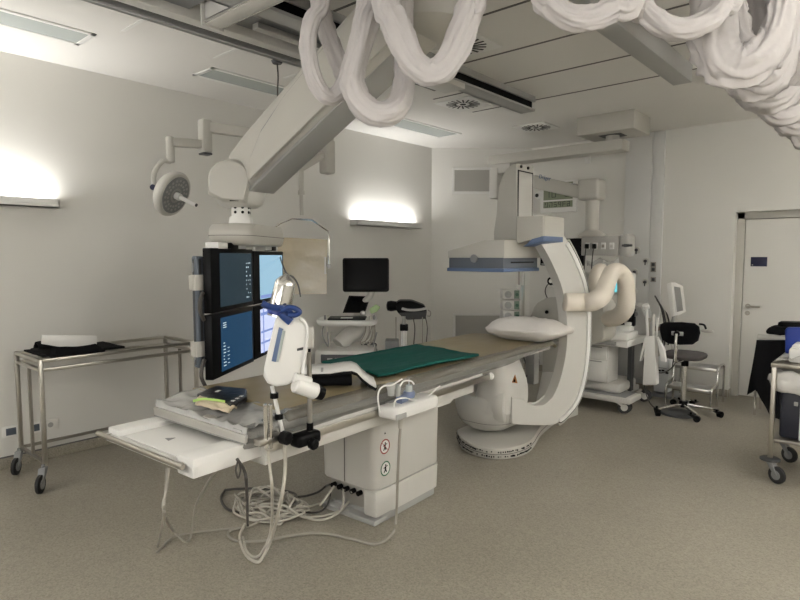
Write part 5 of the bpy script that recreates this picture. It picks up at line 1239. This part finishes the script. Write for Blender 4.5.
# vaporiser side panel (rounded grey)
sp_ = [(622, 312), (632, 303), (641, 307), (646, 318), (647, 335), (622, 335)]
MB().prism([aty(u, v, 6.15) for u, v in sp_], (0, .25, 0), .02).done('side_panel', 'grey_plastic', an)
p_ = aty(635.5, 314, 6.15); MB().cyl(p_, p_+V((0, -.03, 0)), .028, n=18).done('dial', 'mid_grey', an)
MB().prism([aty(u, v, 6.1) for u, v in ((623, 325), (630, 320), (631, 308), (634, 309), (634, 326), (624, 331))], (0, .1, 0), .01).done('bellows', 'black_plastic', an)
# small tray of instruments on worktop
tb = thing('instrument_tray', 'small white tray with dark bits on the anaesthesia worktop', 'tray', V((aty(622, 328, 6.0).x, 6.0, zt)))
p_ = V((aty(622.5, 328, 6.12).x, 6.12, zt))
MB().box(p_.x-.11, p_.x+.11, p_.y-.10, p_.y+.10, p_.z+.001, p_.z+.055, .008).done('tray_box', 'bright_white', tb)
MB().box(p_.x-.10, p_.x-.07, p_.y-.103, p_.y-.099, p_.z+.012, p_.z+.04).done('tray_label', mat('teal', (.05, .25, .22), .5), tb, smooth=0)
MB().sphere(p_+V((-.03, 0, .065)), (.05, .04, .025)).cyl(p_+V((.02, .02, .06)), p_+V((.06, .03, .066)), .016, n=12).done('instruments', 'black_plastic', tb)
MB().box(p_.x+.03, p_.x+.10, p_.y-.04, p_.y+.06, p_.z+.056, p_.z+.09, .01).done('swab_pack', 'bright_white', tb)
wp = V((p_.x+.22, p_.y+.2, zt)); tag(MB().box(wp.x-.09, wp.x+.10, wp.y-.1, wp.y+.1, zt+.001, zt+.03, .006).done('brown_box', mat('brown_card', (.12, .075, .05), .7)), 'flat dark brown box at the back corner of the anaesthesia worktop', 'box')
# cables from worktop
tag(MB().tube([V((ax1-.05, ay1-.1, zt-.15)), V((ax1-.03, ay1-.12, .5)), V((ax1+.10, ay1-.1, .36)), V((ax1+.22, ay1, .40)), V((ax1+.30, ay1+.1, .6))], .006).done('floor_cable', 'cable_dark'), 'thin black cable sagging beside the anaesthesia cart', 'cable')
tag(MB().tube([V((ax1-.03, ay1-.18, zt-.15)), V((ax1-.0, ay1-.2, .45)), V((ax1+.01, ay0+.5, .22)), V((ax1+.12, ay0+.45, .02)), V((ax1+.35, ay0+.42, .01)), V((ax1+.5, ay0+.5, .01))], .006).done('floor_cable', 'cable_dark'), 'thin black cable dropping to the floor beside the anaesthesia caster', 'cable')
# grey panel behind the sharps holder
gb = aty(633, 365, 7.05); 
tag(MB().box(gb.x-.27, gb.x+.30, 7.0, 7.2, .12, .80, .05).box(gb.x-.27, gb.x+.30, 6.98, 7.2, .10, .16, .01).done('equipment_cabinet', 'grey_plastic'), 'low grey cabinet standing at the back wall behind the anaesthesia cart', 'cabinet')
# ================================================================ TUBE HOLDER (tall white box with rolled catheters)
Dh = 6.0
hb = thing('catheter_holder', 'tall white folded holder with upright tubes hanging beside the anaesthesia cart', 'holder', aty(651, 385, Dh))
f0 = [(642.5, 385), (656, 385), (654.5, 336), (645, 337)]
MB().prism([aty(u, v, Dh) for u, v in f0], (0, .10, 0), .006).done('holder_box', 'bright_white', hb, smooth=30)
MB().prism([aty(u, v, Dh-.003) for u, v in ((645, 336), (641, 352), (639.5, 361), (641, 361), (643, 352), (646, 345))], (0, .05, 0)).prism([aty(u, v, Dh-.003) for u, v in ((657, 337), (664, 350), (665.5, 362), (661, 361), (659, 350))], (0, .05, 0)).done('holder_flap', 'bright_white', hb, smooth=30)
for i, (u0, u1, v1, mm) in enumerate(((648.5, 646.5, 308, 'bright_white'), (650.5, 649.5, 318, 'cable_grey'), (653, 653.5, 314, 'white_plastic'), (655.5, 658, 318, 'bright_white'), (652, 651.5, 322, 'grey_plastic'))):
    MB().cyl(aty(u0, 345, Dh+.08), aty(u1, v1, Dh+.08), .016 if i % 2 == 0 else .011, n=12).done('tube', mm, hb)
MB().cyl(aty(646.5, 308, Dh+.07), aty(645.5, 305, Dh+.05), .032, n=16).done('tube_funnel', 'bright_white', hb)
# ================================================================ SUCTION / patient warming unit on the floor
su = thing('suction_unit', 'grey-blue floor unit with small dark openings and cables behind the swivel chair', 'suction unit', aty(662, 397, 6.75))
p_ = atz(662, 396, 0); p_ = V((p_.x, p_.y+.05, 0))
a = aty(657, 355, p_.y); b2 = aty(670, 355, p_.y)
MB().box(a.x, b2.x+.02, p_.y-.1, p_.y+.14, .05, aty(662, 367, p_.y).z+.12, .02).done('unit_body', 'unit_grey', su)
MB().box(a.x-.03, b2.x+.12, p_.y-.14, p_.y+.18, .0, .03, .008).done('unit_base', 'mid_grey', su)
m = MB()
for u, v in ((659.5, 370.5), (663, 370.5), (667, 373)): q = aty(u, v, p_.y-.1); m.box(q.x-.016, q.x+.016, q.y-.006, q.y+.002, q.z-.01, q.z+.01, .003)
m.done('unit_ports', 'black_plastic', su)
MB().box(a.x+.0, b2.x+.0, p_.y-.104, p_.y-.099, .33, .337).done('unit_seam', 'mid_grey', su)
random.seed(8)
for k in range(4):
    u0 = 664+5*k
    MB().tube([aty(u0-4+random.uniform(-3, 3), v, p_.y-.02-.03*k) for v in (338, 348, 357, 366, 376, 388)], .007, n=7).done('unit_lead', 'cable_dark' if k % 2 else 'cable_light', su)
# hanging patient monitor / recorder, light grey slab
pmn = thing('patient_monitor', 'slim light grey monitor seen edge-on in front of the back wall', 'monitor', aty(674, 316, 6.7))
q = [aty(u, v, 6.7) for u, v in ((666.5, 284), (671.5, 282.5), (675.5, 315.5), (671, 317))]
q2 = [aty(u, v, 6.95) for u, v in ((678.5, 285.5), (682.5, 286.5))]
MB().prism(q, (.0, .02, 0), .004).hexa([q[1], aty(679.5, 286, 6.9), aty(682.5, 312, 6.9), q[2]]+[p2+V((.02, .06, 0)) for p2 in (q[1], aty(679.5, 286, 6.9), aty(682.5, 312, 6.9), q[2])], .004).done('monitor_shell', 'bright_white', pmn)
MB().prism([aty(u, v, 6.72) for u, v in ((674, 286.5), (680, 287.5), (683, 310.5), (677, 312))], (0, .01, 0)).done('monitor_side', 'grey_plastic', pmn, smooth=0)
MB().tube([aty(674, 315, 6.78), aty(672, 322, 6.8), aty(664, 330, 6.82), aty(660, 340, 6.85)], .02, n=8).done('monitor_bracket', 'grey_plastic', pmn)
for k in range(4):
    MB().tube([aty(655+2*k, 296+4*k, 7.2), aty(660+1.5*k, 305+2*k, 7.0), aty(663+1.5*k, 316, 6.9), aty(664+2*k, 330, 6.9), aty(662+2*k, 345, 6.9)], .009, n=7).done('monitor_lead', ('cable_dark', 'dark_grey', 'cable_light', 'cable_dark')[k], pmn)
# ================================================================ SWIVEL CHAIR
cb0 = atz(683, 413, 0)
ch = thing('swivel_chair', 'grey swivel chair with black oval backrest and chrome five-star base', 'chair', cb0)
sz = aty(684, 353, cb0.y).z
def sr(k, z): return [V((cb0.x+.0, cb0.y+.0, z))+V((q.x*k, q.y*k, 0)) for q in rrect(.0, .0, .195, .20, .16, 0, 7)]
MB().loft([sr(.86, sz-.05), sr(.97, sz-.035), sr(1, sz-.015), sr(.985, sz), sr(.9, sz+.008)]).done('seat', 'seat_grey', ch, smooth=60)
by = cb0.y-.23
bp_ = [aty(u, v, by) for u, v in ((659, 330), (659.5, 324.5), (664, 322.3), (680, 322.3), (694, 323.5), (698.5, 327), (699.5, 333), (697.5, 341), (692, 344.8), (680, 345), (668, 344), (661.5, 340))]
bk = MB().prism(bp_, (0, .05, 0), .018, 3, only_rim=True).done('backrest', 'black_fabric', ch, smooth=50)
p_ = aty(677.5, 333.5, by); MB().obox(p_+V((0, -.006, 0)), (.055, 0, 0), (0, .008, 0), (0, 0, .02), .006).done('back_plate', 'grey_plastic', ch)
MB().cyl(p_+V((0, -.035, 0)), p_+V((0, 0, 0)), .028, n=12).done('back_knob', 'black_plastic', ch)
MB().tube([p_+V((0, -.03, -.0)), p_+V((-.0, -.045, -.10)), p_+V((-.0, -.035, -.19)), V((p_.x, p_.y+.0, sz-.06)), V((cb0.x, cb0.y, sz-.065))], .015, n=12).done('back_stem', 'chrome', ch)
MB().cyl((cb0.x, cb0.y, sz-.13), (cb0.x, cb0.y, sz-.045), .035, n=16).done('seat_mechanism', 'black_plastic', ch)
MB().cyl((cb0.x, cb0.y, .10), (cb0.x, cb0.y, sz-.12), .026, n=18).done('gas_column', 'chrome', ch)
MB().cyl((cb0.x, cb0.y, .065), (cb0.x, cb0.y, .13), .042, n=16).done('base_hub', 'black_plastic', ch)
for u, v in ((659, 416), (695, 421), (715.5, 417), (697, 402), (670, 402)):
    q = atz(u, v, 0); e = (q-cb0); e.z = 0; e = e.normalized()*.325; nn = V((-e.y, e.x, 0)).normalized()
    MB().hexa([cb0+V((0, 0, .075))-nn*.018, cb0+V((0, 0, .075))+nn*.018, cb0+e+V((0, 0, .065))+nn*.010, cb0+e+V((0, 0, .065))-nn*.010, cb0+V((0, 0, .11))-nn*.018, cb0+V((0, 0, .11))+nn*.018, cb0+e+V((0, 0, .083))+nn*.010, cb0+e+V((0, 0, .083))-nn*.010], .004).done('base_arm', 'chrome', ch)
    caster(cb0+e*1.02, .032, ch, top=.07, w=.045, yaw=math.atan2(e.y, e.x)+1, m='black_plastic', hub='black_plastic')
MB().tube([aty(699, 324, by+.05), aty(704, 325, by+.06), aty(706, 329, by+.07)], .010, n=8).done('arm_hook', 'black_plastic', ch)
gv = aty(707, 331, by+.08)
tag(MB().sphere(gv, (.06, .03, .018)).done('paper_strip', mat('dull_paper', (.45, .43, .40), .8), smooth=60), 'crumpled grey-white paper hooked on the side of the chair back', 'paper')
bg = atz(684, 414, 0); tag(MB().lathe((cb0.x-.02, cb0.y-.08, 0), (0, 0, 1), [(0, .17), (.02, .165), (.035, .10), (.045, .02)], 20).done('floor_pedal', 'dark_grey'), 'dark rounded foot pedal lying on the floor under the swivel chair', 'foot pedal')
# ================================================================ STEP STOOL
st = thing('step_stool', 'two-step chrome stool with grey treads by the back wall', 'step stool', (-1.64, 6.8, 0))
sx0, sx1 = -1.92, -1.50
syn, sym, syf = 6.58, 6.83, 7.10
zl, zh = aty(705, 391, 6.58).z, aty(705, 369, 6.83).z
for y_, y2, z_ in ((syn, sym, zl), (sym, syf, zh)): MB().box(sx0, sx1, y_, y2, z_-.012, z_+.012, .008).done('tread', 'grey_plastic', st)
for y_, z_ in ((syn, zl), (sym, zh)): MB().box(sx0, sx1, y_-.012, y_, z_-.022, z_+.016, .004).done('tread_edge', 'steel', st)
for x in (sx0-.012, sx1+.012):
    MB().tube([(x, syn, 0.0), (x, syn, zl-.02), (x, syn+.03, zl+.02), (x, sym-.04, zl+.05), (x, sym, zh-.02), (x, sym+.05, zh+.035), (x, syf-.04, zh+.03), (x, syf, zh-.04), (x, syf, .0)], .0125, n=12).done('side_frame', 'chrome', st)
    MB().tube([(x, sym, 0), (x, sym, zh)], .0125, n=12).done('leg', 'chrome', st)
# ================================================================ CHAIR WITH BLACK COAT
kc = thing('coat_chair', 'white metal framed chair by the door, covered by clothes', 'chair', (-.82, 6.85, 0))
kx0, kx1, ky0, ky1 = -1.12, -.55, 6.60, 7.02
for x, y in ((kx0+.0, ky0+.12), (kx1, ky0+.12), (kx0, ky1), (kx1, ky1)): MB().cyl((x, y, 0), (x, y, .45), .0125, n=12).done('leg', 'chrome', kc)
MB().box(kx0, kx1, ky0+.1, ky1, .44, .47, .01).done('seat', 'black_plastic', kc)
zb_ = aty(765, 337, ky0+.1).z
MB().box(kx0+.0, kx1, ky0+.08, ky0+.11, zb_-.02, zb_+.025, .008).box(kx0, kx0+.03, ky0+.08, ky0+.11, .45, zb_, .006).box(kx1-.03, kx1, ky0+.08, ky0+.11, .45, zb_, .006).done('back_frame', 'white_plastic', kc)
yc = ky0+.06
cpts = [(757, 340), (768, 341), (786, 341), (800, 341), (800, 432), (786, 426), (775, 416), (770, 402), (758, 388), (748, 394), (749.5, 385), (752, 370), (754, 352)]
def coat(i, j):
    # i along width, j down
    top = aty(756+44*i, 338, yc); lefts = [756, 753, 751, 749, 747.5]; 
    lu = 757-9.8*j**1.15
    bot = (395-40*i) if i < .15 else (389+100*(i-.15) if i < .4 else 414+30*(i-.4))
    u = lu+(804-lu)*i; v = 340+(bot-340)*j
    p2 = aty(u, v, yc-.05*math.sin(j*PI*.6))
    return p2+V((0, .03*noise.noise(V((i*7, j*1.5, 2)))*(j+.2), 0))
ct = tag(MB().grid(coat, 34, 26).done('black_coat', 'black_fabric', smooth=179, solid=.03), 'long black coat hanging over the chair back in front of the door', 'coat')
bgp = [aty(u, v, yc) for u, v in ((765, 334), (766, 329), (771, 326.5), (778, 327), (788, 328), (800, 328), (800, 335), (780, 335.5))]
tag(MB().prism(bgp, (0, .22, 0), .03, 3).done('black_bundle', 'black_fabric'), 'rolled black garment resting on top of the chair back', 'garment')
bb = [aty(u, v, yc+.1) for u, v in ((777, 328), (778, 322), (800, 322.5), (804, 329))]
tag(MB().prism(bb, (0, .16, 0), .01).done('black_bag', 'black_plastic'), 'black shiny bag behind the rolled garment on the chair', 'bag')
# ================================================================ STEEL TROLLEY at the right edge
rt = thing('steel_trolley', 'stainless trolley with waste bin at the right edge of the picture', 'trolley', (-.35, 5.1, 0))
rx0, rx1, ry0, ry1 = -.69, .15, 4.80, 5.36
rz = .85
s = .015
for x, y in ((rx0, ry0), (rx1, ry0), (rx0, ry1), (rx1, ry1)):
    MB().box(x-s, x+s, y-s, y+s, .15, rz, .003).done('leg', 'trolley_steel', rt)
    MB().lathe((x, y, .15), (0, 0, 1), [(0, .065), (.012, .065), (.02, .05)], 20).done('bumper', 'dark_grey', rt)
    caster((x+.05, y-.03, 0), .060, rt, top=.15, yaw=-.5)
MB().box(rx0-.02, rx1+.02, ry0-.02, ry1+.02, rz-.03, rz, .004).done('top_shelf', 'trolley_steel', rt)
MB().box(rx0, rx1, ry0, ry1, .282, .307, .004).done('bottom_shelf', 'dull_steel', rt)
MB().box(rx0, rx1, ry1-.01, ry1+.01, .78, .81).box(rx0-.01, rx0+.01, ry0, ry1, .79, .81).done('brace', 'trolley_steel', rt)
# contents
wb = thing('waste_bin', 'dark navy waste bin with white bag rim standing in the right trolley', 'bin', (-.38, 5.05, .308))
MB().box(-.655, -.08, 4.86, 5.28, .309, .645, .02).done('bin_body', 'bin_blue', wb)
MB().box(-.535, -.50, 4.852, 4.862, .309, .66, .002).done('bin_strap', 'bright_white', wb)
a = aty(796, 404, 4.858); MB().box(a.x-.012, a.x+.012, 4.852, 4.86, a.z-.015, a.z+.015, .003).done('bin_label', 'grey_plastic', wb)
def bagf(i, j):
    a = 2*PI*i; r = 1+.06*noise.noise(V((math.cos(a)*3, math.sin(a)*3, j*3)))
    x = -.37+(.33+.03*math.sin(j*PI))*max(-1, min(1, 1.3*math.cos(a)))*r; y = 5.07+(.24+.02*math.sin(j*PI))*max(-1, min(1, 1.3*math.sin(a)))*r
    return V((x, y, .635+.17*j+.035*noise.noise(V((x*9, y*9, j*4)))*(1+j)))
MB().grid(bagf, 64, 10).done('bin_bag', 'clear_bag', wb, smooth=179, solid=.004)
tag(MB().grid(lambda i, j: V((-.735+.10*i+.04*noise.noise(V((i*5, j*6, 1))), 4.90+.2*j+.03*noise.noise(V((i*6, j*3, 7))), .74-.13*i*i-.05*j+.03*noise.noise(V((i*7, j*7, 2))))), 16, 16).done('plastic_bag', 'clear_bag', smooth=179, solid=.005), 'crumpled clear plastic bag poking out beside the trolley leg', 'plastic bag')
pz = rz+.002
bxw = tag(MB().box(-.62, -.26, 4.86, 5.12, pz, pz+.105, .02).box(-.605, -.28, 4.875, 5.10, pz+.105, pz+.125, .012).done('white_container', 'bright_white'), 'white and cream plastic box on top of the right trolley', 'box')
tag(MB().grid(lambda i, j: V((-.69+.16*i, 4.84+.36*j, pz+.01+.05*i*i+.02*abs(noise.noise(V((i*6, j*6, 4)))))), 14, 16).done('plastic_wrap', 'clear_bag', smooth=179, solid=.004), 'clear plastic wrapping spilling beside the white box on the trolley', 'wrapping')
fp = [aty(u, v, 5.24) for u, v in ((784.8, 330), (787, 327.5), (804, 327.5), (806, 330))]
fp = [V((fp[0].x+.01, 5.24, pz))]+fp+[V((fp[3].x, 5.24, pz))]
fo = tag(MB().prism(fp, (0, .05, 0), .008).done('blue_bin', 'deep_blue'), 'bright blue upright plastic tub behind the white box on the right trolley', 'tub')
# ================================================================ LIGHT
w = bpy.data.worlds.new('world'); SC.world = w; w.use_nodes = True
w.node_tree.nodes['Background'].inputs[0].default_value = (.9, .93, 1, 1); w.node_tree.nodes['Background'].inputs[1].default_value = .0
vs_ = SC.view_settings; SC.display_settings.display_device = 'sRGB'
vs_.view_transform = 'Standard'; vs_.look = 'None'; vs_.gamma = 1; vs_.use_curve_mapping = False
vs_.exposure = 1.12
cy = SC.cycles
cy.max_bounces = 10; cy.diffuse_bounces = 6; cy.glossy_bounces = 4; cy.transparent_max_bounces = 12
cy.use_denoising = True
cy.sample_clamp_indirect = 6.0
